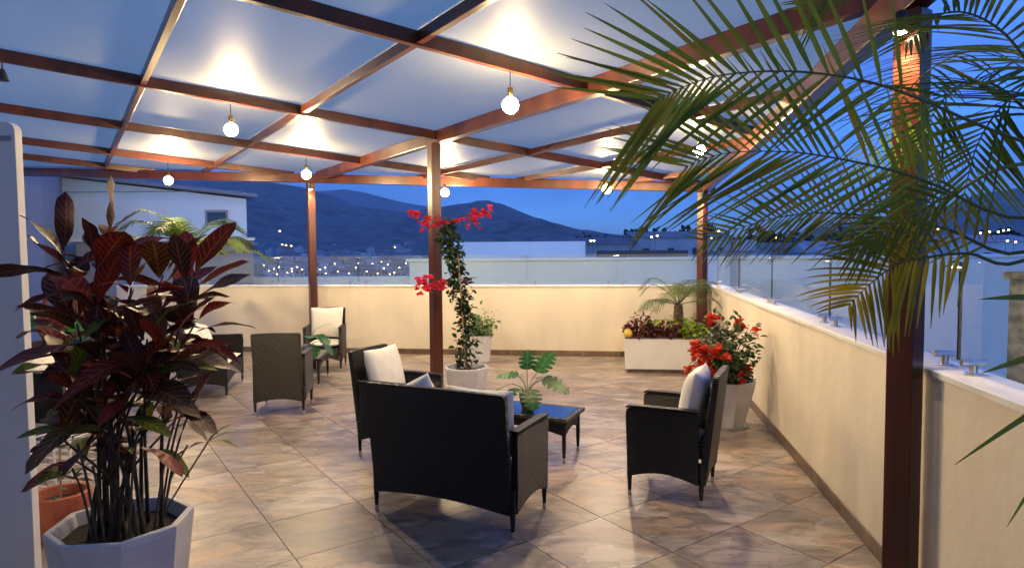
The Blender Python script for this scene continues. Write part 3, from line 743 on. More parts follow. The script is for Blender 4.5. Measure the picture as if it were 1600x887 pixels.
CH, LS = 'wicker armchairs on the terrace', 'two-seat wicker sofas on the terrace'
LOVE = ((-.36, 4.255, 0), 64.5); C1 = ((-.985, 5.55, 0), -25); C2 = ((1.165, 4.61, 0), 154.3)
C3 = ((-2.556, 7.07, 0), 98); C4 = ((-2.80, 9.52, 0), -83); SOFA = ((-3.80, 8.05, 0), 13); C5 = ((-4.35, 6.1, 0), -8)
wicker_seat('wicker_loveseat', 1.07, 'black wicker two-seater in front, its back turned to the camera', 'sofa', LS, *LOVE)
wicker_seat('wicker_armchair', .56, 'black wicker armchair with white pillow behind the front two-seater, before the middle post', 'chair', CH, *C1)
wicker_seat('wicker_armchair', .56, 'black wicker armchair seen from the side, beside the right wall', 'chair', CH, *C2)
wicker_seat('wicker_armchair', .55, 'black wicker armchair in the far group with its back to the camera', 'chair', CH, *C3)
wicker_seat('wicker_armchair', .55, 'black wicker armchair facing the camera by the left far post', 'chair', CH, *C4)
wicker_seat('wicker_loveseat', 1.07, 'black wicker two-seater partly hidden behind the red croton', 'sofa', LS, *SOFA)
wicker_seat('wicker_armchair', .55, 'black wicker armchair at the left edge behind the croton leaves', 'chair', CH, *C5)
seat_pad(*LOVE, 1.07, 'long white seat pad of the front two-seater')
seat_pad(*C1, .56, 'white seat pad of the armchair before the middle post')
seat_pad(*C2, .56, 'white seat pad of the side-on armchair by the right wall')
seat_pad(*C3, .55, 'white seat pad of the far armchair that shows its back')
seat_pad(*C4, .55, 'white seat pad of the armchair facing the camera')
seat_pad(*SOFA, 1.07, 'long white seat pad of the two-seater behind the croton')
seat_pad(*C5, .55, 'white seat pad of the armchair at the left edge')
pillow(*LOVE, .255, 'white pillow at the right end of the front two-seater', w=.47, h=.44, t=.15, lean=9, seed=2, z=.455)
pillow(*LOVE, -.235, 'white pillow tilted at the left end of the front two-seater', w=.42, h=.42, t=.14, lean=7, spin=24, seed=3, z=.475)
pillow(*C1, .0, 'white pillow in the armchair before the middle post', seed=4, w=.46, h=.46, z=.455)
pillow(*C2, .0, 'cream lit pillow in the side-on armchair by the right wall', seed=5, w=.45, h=.46, t=.17, z=.45, lean=11)
pillow(*C3, .0, 'white pillow in the far armchair that shows its back', seed=6, w=.42, h=.40, z=.43)
pillow(*C4, .0, 'white pillow in the armchair facing the camera', seed=7, w=.48, h=.46, z=.46)
pillow(*SOFA, .24, 'white pillow nearer the wall on the two-seater behind the croton', seed=8)
pillow(*SOFA, -.22, 'white pillow nearer the camera on the two-seater behind the croton', seed=9, spin=10)
pillow(*C5, .0, 'white pillow in the armchair at the left edge', seed=10)

def coffee_table(loc, ang, L, W, H, label):
    root = empty('coffee_table', loc, ang)
    fr = MB()
    for s in (-1, 1):
        fr.box((0, s * (W / 2 - .02), H - .015), (L, .04, .03)); fr.box((s * (L / 2 - .02), 0, H - .0152), (.04, W - .081, .0296))
    fr.build('top_frame', M['wicker'], root, bevel=.006)
    MB().box((0, 0, H - .006), (L - .082, W - .082, .010)).build('glass_top', M['table_glass'], root, bevel=.002)
    for s in (-1, 1):
        MB().prism(arch(-L / 2 + .06, L / 2 - .06, H - .15, .05) + [(L / 2 - .06, H - .031), (-L / 2 + .06, H - .031)], .02, lambda u, v, k, s=s: Vector((u, s * (W / 2 - .05) + k, v))).build('apron', M['wicker'], root)
        MB().prism(arch(-W / 2 + .075, W / 2 - .075, H - .15, .04) + [(W / 2 - .075, H - .031), (-W / 2 + .075, H - .031)], .02, lambda u, v, k, s=s: Vector((s * (L / 2 - .05) + k, u, v))).build('apron', M['wicker'], root)
        for t in (-1, 1):
            x, y = s * (L / 2 - .05), t * (W / 2 - .05)
            leg = MB().lathe([(.012, .045), (.018, .14), (.018, H - .031)], 10, (x, y, 0)).build('leg', M['wicker'], root)
            MB().lathe([(.014, .0015), (.0145, .02), (.0125, .045)], 10, (x, y, 0)).build('foot_tip', M['metal'], leg)
    return tag(root, label, 'table')
T1 = Vector((.165, 5.50, 0)); T2 = Vector((-2.74, 8.58, 0)); TH_ = .38
coffee_table(T1, R_(-24.5), .82, .46, TH_, 'low wicker coffee table with glass top in the front seating group')
coffee_table(T2, R_(97), .82, .44, TH_, 'low wicker coffee table with glass top in the far seating group')

# ------------------------------------------------------------------ pots
def oct_pot(name, loc, rt, rb, h, label, rz=0.0, n=8, m='white_pot', saucer=False, group=None):
    root = empty(name, loc, rz)
    b = MB(); z0 = .02 if saucer else 0.002; ph = math.pi / n
    b.lathe([(rb * .96, z0), (rb, z0 + .012), (rt * .985, h - .05), (rt, h - .03), (rt, h - .004), (rt - .006, h), (rt - .026, h), (rt - .03, h - .005), (rt - .045, h - .06)], n, phase=ph)
    b.build('shell', M[m], root)
    MB().lathe([(.01, h - .055), (rt - .046, h - .058)][::-1], n, phase=ph).build('soil', M['soil'], root)
    if saucer: MB().lathe([(rb * 1.05, .002), (rb * 1.14, .006), (rb * 1.2, .03), (rb * 1.16, .03), (rb * 1.1, .016)], 20).build('saucer', M['white_pot'], root)
    return tag(root, label, 'planter', group)
POTA = Vector((-.53, 7.25, 0)); POTB = Vector((2.13, 6.28, 0)); POTC = Vector((-.53, 10.08, 0)); POTK = Vector((-1.765, 2.82, 0)); POTT = Vector((-2.78, 3.85, 0))
oct_pot('octagonal_pot', POTA, .262, .19, .44, 'white octagonal pot beside the middle post', R_(10))
oct_pot('octagonal_pot', POTB, .285, .175, .47, 'white faceted pot of the orange bougainvillea by the right wall', R_(22), saucer=True)
oct_pot('round_pot', POTC, .205, .17, .43, 'white round pot of the small shrub against the far wall', 0, 24, saucer=True)
oct_pot('octagonal_pot', POTK, .292, .23, .56, 'large grey-white octagonal pot of the red croton in the foreground', R_(8))
oct_pot('terracotta_pot', POTT, .165, .11, .30, 'terracotta pot behind the croton pot at the left edge', 0, 24, 'terracotta')

# ------------------------------------------------------------------ plant helpers
def leaf_verts(L, W, bend, fold, n=7, wav=0.0, tip=.9, ph=0.0):
    """blade along +x, face up +z"""
    vs, uv = [], []
    for k in range(n + 1):
        t = k / n
        w = W / 2 * (math.sin(math.pi * (t ** tip) * .97 + .03)) ** .8
        if t == 1: w = .001
        x = L * (math.sin(bend * t) / bend if abs(bend) > .01 else t); z = -L * ((1 - math.cos(bend * t)) / bend if abs(bend) > .01 else 0)
        zz = abs(w) * fold; wv = wav * math.sin(9 * t + ph) * w
        vs += [(x, w, z + zz + wv), (x, 0, z), (x, -w, z + zz - wv)]; uv += [(t, 1), (t, 0), (t, -1)]
    fs = []
    for k in range(n):
        a = k * 3
        fs += [(a, a + 3, a + 4, a + 1), (a + 1, a + 4, a + 5, a + 2)]
    return vs, fs, uv
def leaf_mesh(name, m, *a, **k):
    mb = MB(); vs, fs, uv = leaf_verts(*a, **k); mb.add(vs, fs); mb.uv = dict(enumerate(uv))
    return mb.build(name, m, smooth=True, mesh_only=True)
def aim(dirv, upv=Vector((0, 0, 1)), roll=0.0):
    x = Vector(dirv).normalized(); y = Vector(upv).cross(x)
    if y.length < 1e-3: y = Vector((0, 1, 0)).cross(x)
    y.normalize(); z = x.cross(y)
    m = Matrix(((x.x, y.x, z.x), (x.y, y.y, z.y), (x.z, y.z, z.z)))
    return m @ Matrix.Rotation(roll, 3, 'X')
def leaf_cloud(points, size, rnd, aspect=.55, jitter=.35, down=.0):
    """many small bent leaves, one mesh; points = [(pos, outward)]"""
    mb = MB(); uv = {}
    for p, o in points:
        s = size * rnd.uniform(1 - jitter, 1 + jitter)
        d = (Vector(o) + Vector((rnd.gauss(0, .7), rnd.gauss(0, .7), rnd.gauss(0, .5) - down)))
        if d.length < .05: d = Vector((1, 0, 0))
        mt = aim(d, Vector((rnd.gauss(0, .4), rnd.gauss(0, .4), 1)), rnd.uniform(-.6, .6))
        vs, fs, u = leaf_verts(s, s * aspect, rnd.uniform(.2, .9), .25, 3)
        off = len(mb.v)
        mb.add([Vector(p) + mt @ Vector(v) for v in vs], fs)
        for k, q in enumerate(u): uv[off + k] = q
    mb.uv = uv
    return mb
def spline(pts, n):
    """Catmull-Rom through pts"""
    pts = [Vector(p) for p in pts]; P = [pts[0] * 2 - pts[1]] + pts + [pts[-1] * 2 - pts[-2]]; outp = []
    m = len(pts) - 1
    for k in range(n + 1):
        t = k / n * m; i = min(int(t), m - 1); f_ = t - i
        a, b, c, d = P[i], P[i + 1], P[i + 2], P[i + 3]
        outp.append(.5 * ((2 * b) + (c - a) * f_ + (2 * a - 5 * b + 4 * c - d) * f_ ** 2 + (3 * b - a - 3 * c + d) * f_ ** 3))
    return outp

# ------------------------------------------------------------------ red croton in the foreground
rk = random.Random(21)
croton = tag(empty('croton_plant', POTK + Vector((0, 0, .50))), 'tall croton with big maroon leaves in the foreground at left', 'plant')
KV = [leaf_mesh('leaf', M['croton_red'], .29, .115, .5, .18, wav=.12, tip=1.2), leaf_mesh('leaf', M['croton_dark'], .28, .105, .75, .15, wav=.15, ph=1, tip=1.25),
      leaf_mesh('leaf', M['croton_red'], .25, .11, .2, .22, wav=.1, ph=2, tip=1.2), leaf_mesh('leaf', M['croton_green'], .24, .075, .6, .2, wav=.1, ph=3),
      leaf_mesh('leaf', M['croton_dark'], .26, .115, .35, .2, wav=.18, ph=4, tip=1.15),
      leaf_mesh('leaf', M['croton_red'], .30, .075, 1.1, .3, wav=.25, ph=.5), leaf_mesh('leaf', M['croton_dark'], .24, .085, -.45, .32, wav=.3, ph=2.5, tip=1.3),
      leaf_mesh('leaf', M['croton_green'], .27, .08, .9, .25, wav=.25, ph=5, tip=1.1), leaf_mesh('leaf', M['croton_bronze'], .26, .10, .6, .12, wav=.22, ph=1.7, tip=1.2)]
# stem tips: pixel, distance, number of leaves, green share
TIPS = [((150, 395), 2.75, 13, 0), ((95, 400), 2.62, 9, 0), ((168, 372), 2.9, 8, 0), ((255, 430), 2.8, 12, .1), ((300, 430), 2.72, 8, 0), ((205, 450), 2.6, 11, .15),
        ((305, 505), 2.85, 11, 0), ((120, 505), 2.7, 11, .0), ((85, 560), 2.85, 8, 0), ((230, 530), 2.55, 13, 0), ((165, 560), 2.65, 12, 0),
        ((270, 590), 2.9, 12, .1), ((200, 620), 2.6, 10, .0), ((130, 640), 2.85, 8, .2), ((275, 655), 3.0, 7, .35), ((90, 680), 2.7, 6, .3), ((245, 490), 3.05, 10, 0), ((180, 500), 3.1, 10, 0),
        ((60, 500), 2.95, 6, .2), ((240, 660), 2.75, 7, .2), ((225, 580), 2.5, 11, 0), ((150, 480), 2.5, 10, 0), ((290, 480), 2.95, 10, 0), ((180, 660), 2.75, 9, .2), ((110, 600), 2.6, 9, .1), ((265, 540), 2.55, 10, 0), ((120, 720), 2.8, 6, .4)]
base = croton.location.copy()
leaf_n = 0
for (px, py), Y, nl, gs in TIPS:
    tip = at(px, py, Y) - base
    r0 = Vector((rk.uniform(-.16, .16), rk.uniform(-.13, .13), 0))
    mid = Vector((r0.x * .7 + tip.x * .25, r0.y * .7 + tip.y * .25, tip.z * .5))
    pts = spline([r0 - Vector((0, 0, .03)), mid, tip], 8)
    MB().tube(pts, [.010 - .006 * k / 8 for k in range(9)], 7).build('stem', M['dark_stem'], croton, smooth=True)
    axis = (pts[-1] - pts[-3]).normalized()
    nl = max(4, round(nl * .84))
    for k in range(nl):
        h = (k + .5) / nl; az = k * 2.4 + rk.uniform(-.3, .3)
        el = R_(58 - 88 * h + rk.uniform(-16, 16))
        d = Vector((math.cos(az) * math.cos(el), math.sin(az) * math.cos(el), math.sin(el))) + axis * .25
        p = tip - axis * (.16 * h)
        me = rk.choice((KV[3], KV[7])) if rk.random() < gs + .06 else rk.choice((KV[0], KV[0], KV[1], KV[2], KV[4], KV[5], KV[6], KV[8], KV[4] if py > 480 else KV[2], KV[1] if py > 540 else KV[0]))
        pet = MB().tube([p, p + d.normalized() * .045], .0035, 5)
        o = link('leaf', me, croton, p + d.normalized() * .035)
        o.rotation_euler = aim(d, roll=rk.uniform(-.5, .5)).to_euler(); sc = rk.uniform(.58, 1.2); o.scale = (sc, sc * rk.uniform(.85, 1.1), sc); leaf_n += 1
for k in range(9):
    a = rk.uniform(0, 6.28); r0 = Vector((math.cos(a) * .15, math.sin(a) * .15, 0)); tip = Vector((r0.x * 2.0, r0.y * 1.6, rk.uniform(.25, .6)))
    MB().tube(spline([r0 - Vector((0, 0, .03)), (r0 + tip) / 2 + Vector((0, 0, .05)), tip], 6), .005, 6).build('stem', M['stem'], croton, smooth=True)
# low sprig with long green leaves on the right of the pot
sp_tip = at(325, 690, 2.95) - base
MB().tube(spline([Vector((.14, .02, -.03)), Vector((.2, .04, .12)), sp_tip], 6), .004, 6).build('stem', M['stem'], croton, smooth=True)
for k, (px, py) in enumerate(((358, 675), (352, 700), (345, 668), (300, 705), (290, 655))):
    d = at(px, py, 2.95) - base - sp_tip
    o = link('leaf', KV[3] if k < 3 else KV[1], croton, sp_tip); o.rotation_euler = aim(d + Vector((.02, 0, .04))).to_euler(); o.scale = (.62, .55, .62)

# ------------------------------------------------------------------ bougainvilleas, shrub
def boug(name, pot, top_h, label, spine_pts, spread, nleaf, flower_spots, bract, leaf='boug_leaf', lsize=.055, seed=1, stake=None, cat='plant'):
    r = random.Random(seed)
    root = tag(empty(name, pot + Vector((0, 0, top_h))), label, cat)
    b0 = root.location
    pts = spline([Vector(p) - b0 for p in spine_pts], 14)
    MB().tube(pts, [.012 - .007 * k / 14 for k in range(15)], 7).build('stem', M['stem'], root, smooth=True)
    cl_pts = []
    for _ in range(nleaf):
        t = r.random(); i = min(int(t * 14), 13); c = pts[i] + (pts[i + 1] - pts[i]) * r.random()
        o = Vector((r.gauss(0, 1), r.gauss(0, 1), r.gauss(0, .8))).normalized()
        s = spread(t) if callable(spread) else spread
        cl_pts.append((c + o * s * r.random() ** .6, o))
    stuff(leaf_cloud(cl_pts, lsize, r, .68).build('leaves', M[leaf], root, smooth=True))
    for c, rad, n in flower_spots:
        c = Vector(c) - b0; fp = []
        near = min(pts, key=lambda q: (q - c).length)
        MB().tube(spline([near, (near + c) / 2 + Vector((0, 0, .04)), c], 5), .0035, 5).build('twig', M['stem'], root)
        for _ in range(n):
            o = Vector((r.gauss(0, 1), r.gauss(0, 1), r.gauss(0, 1))).normalized(); p = c + o * rad * r.random() ** .5
            for q in range(4): fp.append((p, Vector((math.cos(q * 2.1), math.sin(q * 2.1), .9)) + o * .4))
        stuff(leaf_cloud(fp, .05, r, .95, .25).build('flower_cluster', M[bract], root, smooth=True))
    if stake:
        MB().tube([Vector(stake[0]) - b0, Vector(stake[1]) - b0], .009, 8).build('stake', M['bamboo'], root)
    return root
PA = lambda px, py, Y=7.25: at(px, py, Y)
boug('bougainvillea_plant', POTA, .39, 'staked climbing bougainvillea with pink flowers beside the middle post',
     [POTA + Vector((0, 0, .37)), PA(727, 500), PA(716, 440), PA(708, 390), PA(698, 350)], lambda t: .06 + .085 * abs(math.sin(9 * t + .6)) + .02 * math.sin(31 * t), 820,
     [(PA(665, 352, 7.2), .10, 16), (PA(648, 336, 7.2), .10, 9), (PA(690, 350, 7.1), .07, 8), (PA(716, 345, 7.2), .05, 5), (PA(742, 345, 7.25), .11, 16), (PA(756, 334, 7.3), .07, 8), (PA(766, 326, 7.3), .03, 2),
      (PA(662, 444, 7.1), .115, 34), (PA(688, 446, 7.2), .08, 12), (PA(727, 443, 7.3), .03, 3), (PA(723, 458, 7.3), .03, 2)], 'pink_bract', 'boug_leaf', .068, 3,
     (POTA + Vector((-.0, -.05, .37)), PA(716, 398, 7.18)))
PB = lambda px, py, Y=6.2: at(px, py, Y)
rb = boug('bougainvillea_bush', POTB, .42, 'bushy bougainvillea with orange-red flowers by the right wall',
     [POTB + Vector((0, 0, .40)), POTB + Vector((0, 0, .6)), PB(1135, 552), PB(1130, 533)], lambda t: .13 + .26 * t, 1300,
     [(PB(1098, 556, 5.95), .09, 26), (PB(1085, 545, 6.0), .06, 12), (PB(1118, 548, 5.95), .07, 20), (PB(1100, 575, 5.95), .08, 24), (PB(1076, 577, 5.95), .02, 3), (PB(1112, 500, 6.2), .07, 18), (PB(1155, 510, 6.2), .05, 10),
      (PB(1132, 562, 5.9), .05, 8), (PB(1165, 580, 6.1), .05, 9), (PB(1158, 592, 6.0), .05, 7), (PB(1120, 588, 5.95), .05, 9), (PB(1180, 520, 6.2), .04, 4)], 'orange_bract', 'boug_leaf', .06, 5)
rr = random.Random(11)
for k in range(11):
    a = rr.uniform(0, 6.28); d = Vector((math.cos(a) * .3, math.sin(a) * .25, rr.uniform(.2, .62)))
    MB().tube(spline([Vector((0, 0, 0)), d * .5 + Vector((0, 0, .06)), d], 5), [.006, .005, .005, .004, .003, .003], 5).build('stem', M['stem'], rb)
sh = boug('leafy_shrub', POTC, .38, 'small green variegated shrub in the round pot against the far wall',
     [POTC + Vector((0, 0, .36)), POTC + Vector((0, 0, .5)), POTC + Vector((.02, 0, .66))], lambda t: .10 + .24 * t, 420, [], 'pink_bract', 'shrub_leaf', .075, 9)
for k in range(12):
    a = rr.uniform(0, 6.28); d = Vector((math.cos(a) * .26, math.sin(a) * .2, rr.uniform(.12, .38)))
    MB().tube([Vector((0, 0, 0)), d * .5 + Vector((0, 0, .04)), d], .004, 5).build('stem', M['green_stem'], sh)

# ------------------------------------------------------------------ monsteras
def monstera_mesh():
    mb = MB(); outl = []; n = 30
    for k in range(n + 1):
        t = k / n; a = math.pi * t
        x = .5 - .5 * math.cos(a); w = .46 * math.sin(a) ** .75 * (1.15 - .35 * x)
        slit = 1.0
        if .22 < t < .9 and k % 4 == 2: slit = .45
        outl.append((x, w * slit))
    vs = [(0, 0, 0)]; uv = [(0, 0)]
    rib = [(x, 0) for x, w in outl]
    vs, uv = [], []
    for x, w in outl:
        z = -.22 * x * x
        vs += [(x, w, z + .12 * w - .25 * w * w), (x, 0, z), (x, -w, z + .12 * w - .25 * w * w)]; uv += [(x, 1), (x, 0), (x, -1)]
    fs = []
    for k in range(n):
        a = k * 3; fs += [(a, a + 3, a + 4, a + 1), (a + 1, a + 4, a + 5, a + 2)]
    mb.add(vs, fs); mb.uv = dict(enumerate(uv))
    return mb.build('leaf', M['monstera'], smooth=True, mesh_only=True)
MONS = monstera_mesh()
def monstera(loc, leaves, label, pot_label, rp=.075, hp=.15, seed=1, m='grey_pot', stems='green_stem'):
    oct_pot('small_pot', loc, rp, rp * .72, hp, pot_label, .3, 20, m)
    root = tag(empty('monstera_plant', Vector(loc) + Vector((0, 0, hp - .05))), label, 'plant'); r = random.Random(seed)
    for (dx, dy, dz, s, yaw, pitch) in leaves:
        tip = Vector((dx, dy, dz))
        MB().tube(spline([Vector((0, 0, 0)), Vector((dx * .35, dy * .35, dz * .65)), tip], 6), .004, 6).build('stalk', M[stems], root, smooth=True)
        o = link('leaf', MONS, root, tip)
        d = Vector((math.cos(yaw) * math.cos(pitch), math.sin(yaw) * math.cos(pitch), math.sin(pitch)))
        o.rotation_euler = aim(d, roll=r.uniform(-.3, .3)).to_euler(); s *= 1.25; o.scale = (s, s, s)
    return root
q1 = at_z(824, 637, TH_ + .001)
monstera(q1, [(.09, -.02, .22, .19, R_(40), R_(50)), (.14, .0, .16, .2, R_(-20), R_(-15)), (.0, .02, .24, .14, R_(90), R_(75)), (-.08, -.03, .2, .15, R_(170), R_(5)), (-.13, -.05, .13, .17, R_(190), R_(-12)), (-.09, -.1, .1, .19, R_(215), R_(-25)), (.02, -.1, .09, .16, R_(-80), R_(-35)), (.1, .1, .14, .17, R_(50), R_(5))],
         'potted monstera with split green leaves on the front coffee table', 'dark grey tapered pot on the front coffee table', .072, .145, 2)
q2 = at_z(486, 551, TH_ + .001); q2 = T2 + Vector((.02, -.12, TH_ + .001))
monstera(q2, [(.09, .02, .24, .18, R_(30), R_(30)), (.14, 0, .18, .17, R_(-30), R_(-20)), (.16, .05, .1, .2, R_(-10), R_(-40)), (.04, -.06, .17, .14, R_(-70), R_(10)), (.08, -.08, .05, .15, R_(-60), R_(-40))],
         'potted monstera with green leaves on the far coffee table', 'grey pot on the far coffee table', .08, .15, 3)
q3 = Vector((-4.95, 7.1, 0))
monstera(q3, [(.2, -.1, .95, .34, R_(-30), R_(20)), (-.05, .1, 1.0, .3, R_(150), R_(30)), (.25, -.15, .7, .34, R_(-60), R_(-15)), (.05, -.25, .8, .32, R_(-100), R_(-10)), (.3, .05, .55, .3, R_(0), R_(-20)), (-.2, -.2, .6, .32, R_(220), R_(-10))],
         'tall monstera in a pot at the left edge behind the croton', 'white pot of the tall monstera at the left edge', .22, .42, 4, 'white_pot')
# white wire plant stand at the left edge
ws = empty('wire_stand', (-3.12, 4.35, 0), R_(-12))
for x in (-.22, .22):
    for y in (-.14, .14): MB().tube([(x, y, 0), (x, y, .52)], .008, 8).build('upright', M['wire_white'], ws)
for k in range(9):
    for y in (-.146, .146): MB().tube([(-.24, y, .10 + k * .05), (.24, y, .10 + k * .05)], .005, 6).build('wire', M['wire_white'], ws)
for k in range(7): MB().tube([(-.2 + k * .0667, -.14, .525), (-.2 + k * .0667, .14, .525)], .005, 6).build('wire', M['wire_white'], ws)
tag(ws, 'white wire plant stand behind the croton at the left edge', 'stand')
thin = tag(empty('young_stem_plant', POTT + Vector((0, 0, .24))), 'thin staked seedling in the terracotta pot', 'plant')
MB().tube([(0, 0, 0), (.01, 0, .4)], .006, 6).build('stake', M['bamboo'], thin)
rt_ = random.Random(5)
stuff(leaf_cloud([(Vector((rt_.gauss(0, .05), rt_.gauss(0, .05), rt_.uniform(.05, .38))), Vector((rt_.gauss(0, 1), rt_.gauss(0, 1), .3))) for _ in range(26)], .06, rt_, .5).build('leaves', M['boug_leaf'], thin, smooth=True))

# ------------------------------------------------------------------ planter box in the far corner
pf = Vector((1.605, 9.026, 0)); side = RW_T; front = FW_T
Lp = 1.36; Dp = FW_D - .02 - pf.dot(FW_N); Dp /= side.dot(FW_N)
box = empty('planter_box', pf)
PQ = lambda u, v, z: front * u + side * v + Vector((0, 0, z))
hP = .51
MB().prism([(.03, .03), (Lp - .03, .03), (Lp - .03, Dp), (.03, Dp)], .055, lambda u, v, w: PQ(u, v, .034 + w)).build('plinth', M['skirting'], box)
wall_b = MB()
for (a, b, c, d2) in ((0, Lp, 0, .07), (0, .07, .0705, Dp), (Lp - .07, Lp, .0705, Dp)):
    wall_b.prism([(a, c), (b, c), (b, d2), (a, d2)], hP - .075, lambda u, v, w: PQ(u, v, .0625 + (hP - .075) / 2 + w))
wall_b.build('wall_body', M['white_paint'], box, bevel=.004)
rim = MB()
for (a, b, c, d2) in ((-.008, Lp + .008, -.008, .078), (-.008, .078, .0785, Dp), (Lp - .078, Lp + .008, .0785, Dp)):
    rim.prism([(a, c), (b, c), (b, d2), (a, d2)], .012, lambda u, v, w: PQ(u, v, hP - .005 + w))
rim.build('rim_tile', M['skirting'], box)
MB().prism([(.071, .071), (Lp - .071, .071), (Lp - .071, Dp - .01), (.071, Dp - .01)], .02, lambda u, v, w: PQ(u, v, hP - .08 + w)).build('soil', M['soil'], box)
tag(box, 'white rectangular planter box with dark plinth in the far right corner', 'planter')
def coleus(px, u, v, m, label, rad, h, n, seed):
    r = random.Random(seed); c = pf + PQ(u, v, hP - .07)
    root = tag(empty('coleus_plant', c), label, 'plant', 'bedding plants in the planter box')
    pts = []
    for _ in range(n):
        a = r.uniform(0, 6.28); q = r.random() ** .5; zz = h * (1 - .55 * q * q) * r.uniform(.35, 1.05)
        pts.append((Vector((math.cos(a) * rad * q, math.sin(a) * rad * q * .85, zz)), Vector((math.cos(a), math.sin(a), .6))))
    stuff(leaf_cloud(pts, .075, r, .5, .3).build('leaves', M[m], root, smooth=True))
    for k in range(6):
        a = r.uniform(0, 6.28); MB().tube([(0, 0, -.02), (math.cos(a) * rad * .5, math.sin(a) * rad * .5, h * .8)], .005, 5).build('stem', M['stem'], root)
coleus(0, .20, .30, 'coleus_red', 'maroon leafy plant at the left end of the planter box', .21, .40, 190, 1)
coleus(0, .30, .14, 'coleus_red', 'maroon leafy plant at the front left of the planter box', .19, .27, 150, 2)
coleus(0, .36, .20, 'coleus_lime', 'small lime green plant among the maroon ones at left', .13, .36, 60, 3)
coleus(0, .62, .17, 'coleus_red', 'maroon leafy plant in the middle front of the planter box', .21, .27, 180, 4)
coleus(0, .60, .34, 'coleus_lime', 'yellow-green plant at the foot of the young palm', .15, .36, 70, 5)
coleus(0, .92, .17, 'coleus_lime', 'bright lime green plant right of the young palm', .22, .29, 190, 6)
coleus(0, 1.12, .45, 'coleus_red', 'maroon leafy plant at the right rear of the planter box', .22, .42, 150, 7)
yo = pf + PQ(.04, .035, hP + .002)
yb = MB(); yb.lathe([(.02, 0), (.05, .012), (.062, .05), (.055, .085), (.035, .105), (.04, .115), (.002, .116)], 16)
tag(yb.build('yellow_jar', M['yellow'], None, smooth=True, loc=yo), 'small yellow jar on the left front corner of the planter box', 'jar')

# ------------------------------------------------------------------ palms
def leaflet_verts(root, d, L, W, droop, updir, n=6, twist=0.0):
    """one palm leaflet: strip with folded midrib, drooping towards its tip"""
    d = d.normalized(); vs, uv = [], []
    side = d.cross(updir)
    side = side.normalized() if side.length > 1e-4 else Vector((1, 0, 0))
    nrm = side.cross(d).normalized()
    p = root.copy(); dirv = d.copy()
    for k in range(n + 1):
        t = k / n
        w = W / 2 * min(1, .35 + 3.2 * t) * (1 - t) ** .62 if t < 1 else .0006
        vs += [p + side * w + nrm * w * .45, p, p - side * w + nrm * w * .45]; uv += [(t, 1), (t, 0), (t, -1)]
        dirv = (dirv + Vector((0, 0, -1)) * droop / n).normalized()
        p = p + dirv * (L / n)
    fs = []
    for k in range(n):
        a = k * 3; fs += [(a, a + 3, a + 4, a + 1), (a + 1, a + 4, a + 5, a + 2)]
    return vs, fs, uv
def frond(root, pts, nl, Lf, W, face, droop, mats, seed, split, start=.25, fwd=(.45, .95), rad=.0065, lift=.1, name='frond', rach='rachis', both=(1, 1), tipf=.80):
    """pts: world-space rachis; face: direction the blade's upper face looks; leaflets left and right"""
    r = random.Random(seed); b0 = root.location
    c = spline([Vector(p) - b0 for p in pts], 30)
    body = MB().tube(c, [rad * (1 - .85 * k / 30) for k in range(31)], 7).build(name, M[rach], root, smooth=True)
    face = Vector(face).normalized(); joined, juv = MB(), {}
    for k in range(nl):
        t = start + (1 - start) * (k + .5) / nl; i = min(int(t * 30), 29); p = c[i] + (c[i + 1] - c[i]) * (t * 30 - i)
        T = (c[min(i + 2, 30)] - c[max(i - 1, 0)]).normalized(); sd = T.cross(face).normalized(); up = sd.cross(T)
        for q, s in enumerate((-1, 1)):
            if r.random() > both[q]: continue
            a = fwd[0] + (fwd[1] - fwd[0]) * ((t - start) / (1 - start)) + r.uniform(-.07, .07)
            d = sd * s * math.cos(a) + T * math.sin(a) + up * (lift + r.uniform(-.06, .06))
            u = (t - start) / (1 - start)
            L = Lf * (math.sin(math.pi * (.16 + tipf * u)) ** .55) * r.uniform(.88, 1.08)
            vs, fs, uv = leaflet_verts(p, d, L, W * r.uniform(.8, 1.15), droop * r.uniform(.6, 1.3), up)
            mm = mats[min(int(r.random() * len(mats)), len(mats) - 1)]
            if split:
                mb = MB(); mb.add([v - p for v in vs], fs); mb.uv = dict(enumerate(uv)); mb.build('leaflet', M[mm], body, smooth=True, loc=p)
            else:
                off = len(joined.v); joined.add(vs, fs)
                for z, w in enumerate(uv): juv[off + z] = w
    if not split:
        joined.uv = juv; stuff(joined.build('leaflets', M[mats[0]], body, smooth=True))
    return body
CROWN = Vector((1.62, 1.62, 1.92))
palm = tag(empty('palm_tree', (CROWN.x, CROWN.y, 0)), 'large potted palm whose long fronds hang over the right side', 'palm')
b0 = palm.location
MB().tube([Vector((0, 0, .38)), Vector((.015, .01, .9)), Vector((0, 0, 1.45)), CROWN - b0], [.075, .06, .055, .05], 14).build('trunk', M['bark'], palm, smooth=True)
oct_pot('octagonal_pot', (CROWN.x, CROWN.y, 0), .30, .22, .46, 'white octagonal pot of the large palm beside the right wall', R_(5))
F = [at(1392, 138, 1.75), at(1257, 113, 1.8), at(1140, 116, 1.9), at(1073, 134, 1.95), at(1026, 157, 2.0)]
frond(palm, [CROWN, at(1580, 215, 1.7)] + F, 21, .46, .019, (.1, -.95, .22), .05, ['palm_leaf', 'palm_leaf', 'palm_olive'], 31, True, .30, (.5, .98), rad=.0055, tipf=.58)
frond(palm, [CROWN, at(1600, 342, 1.72), at(1456, 287, 1.8), at(1384, 264, 1.84), at(1293, 245, 1.9), at(1222, 237, 1.96), at(1131, 240, 2.03), at(1070, 262, 2.1)], 30, .44, .0165, (.08, -.93, .3), .08, ['palm_leaf', 'palm_olive', 'palm_leaf'], 32, True, .26, (.5, 1.0), rad=.0055, both=(1, .9), tipf=.62)
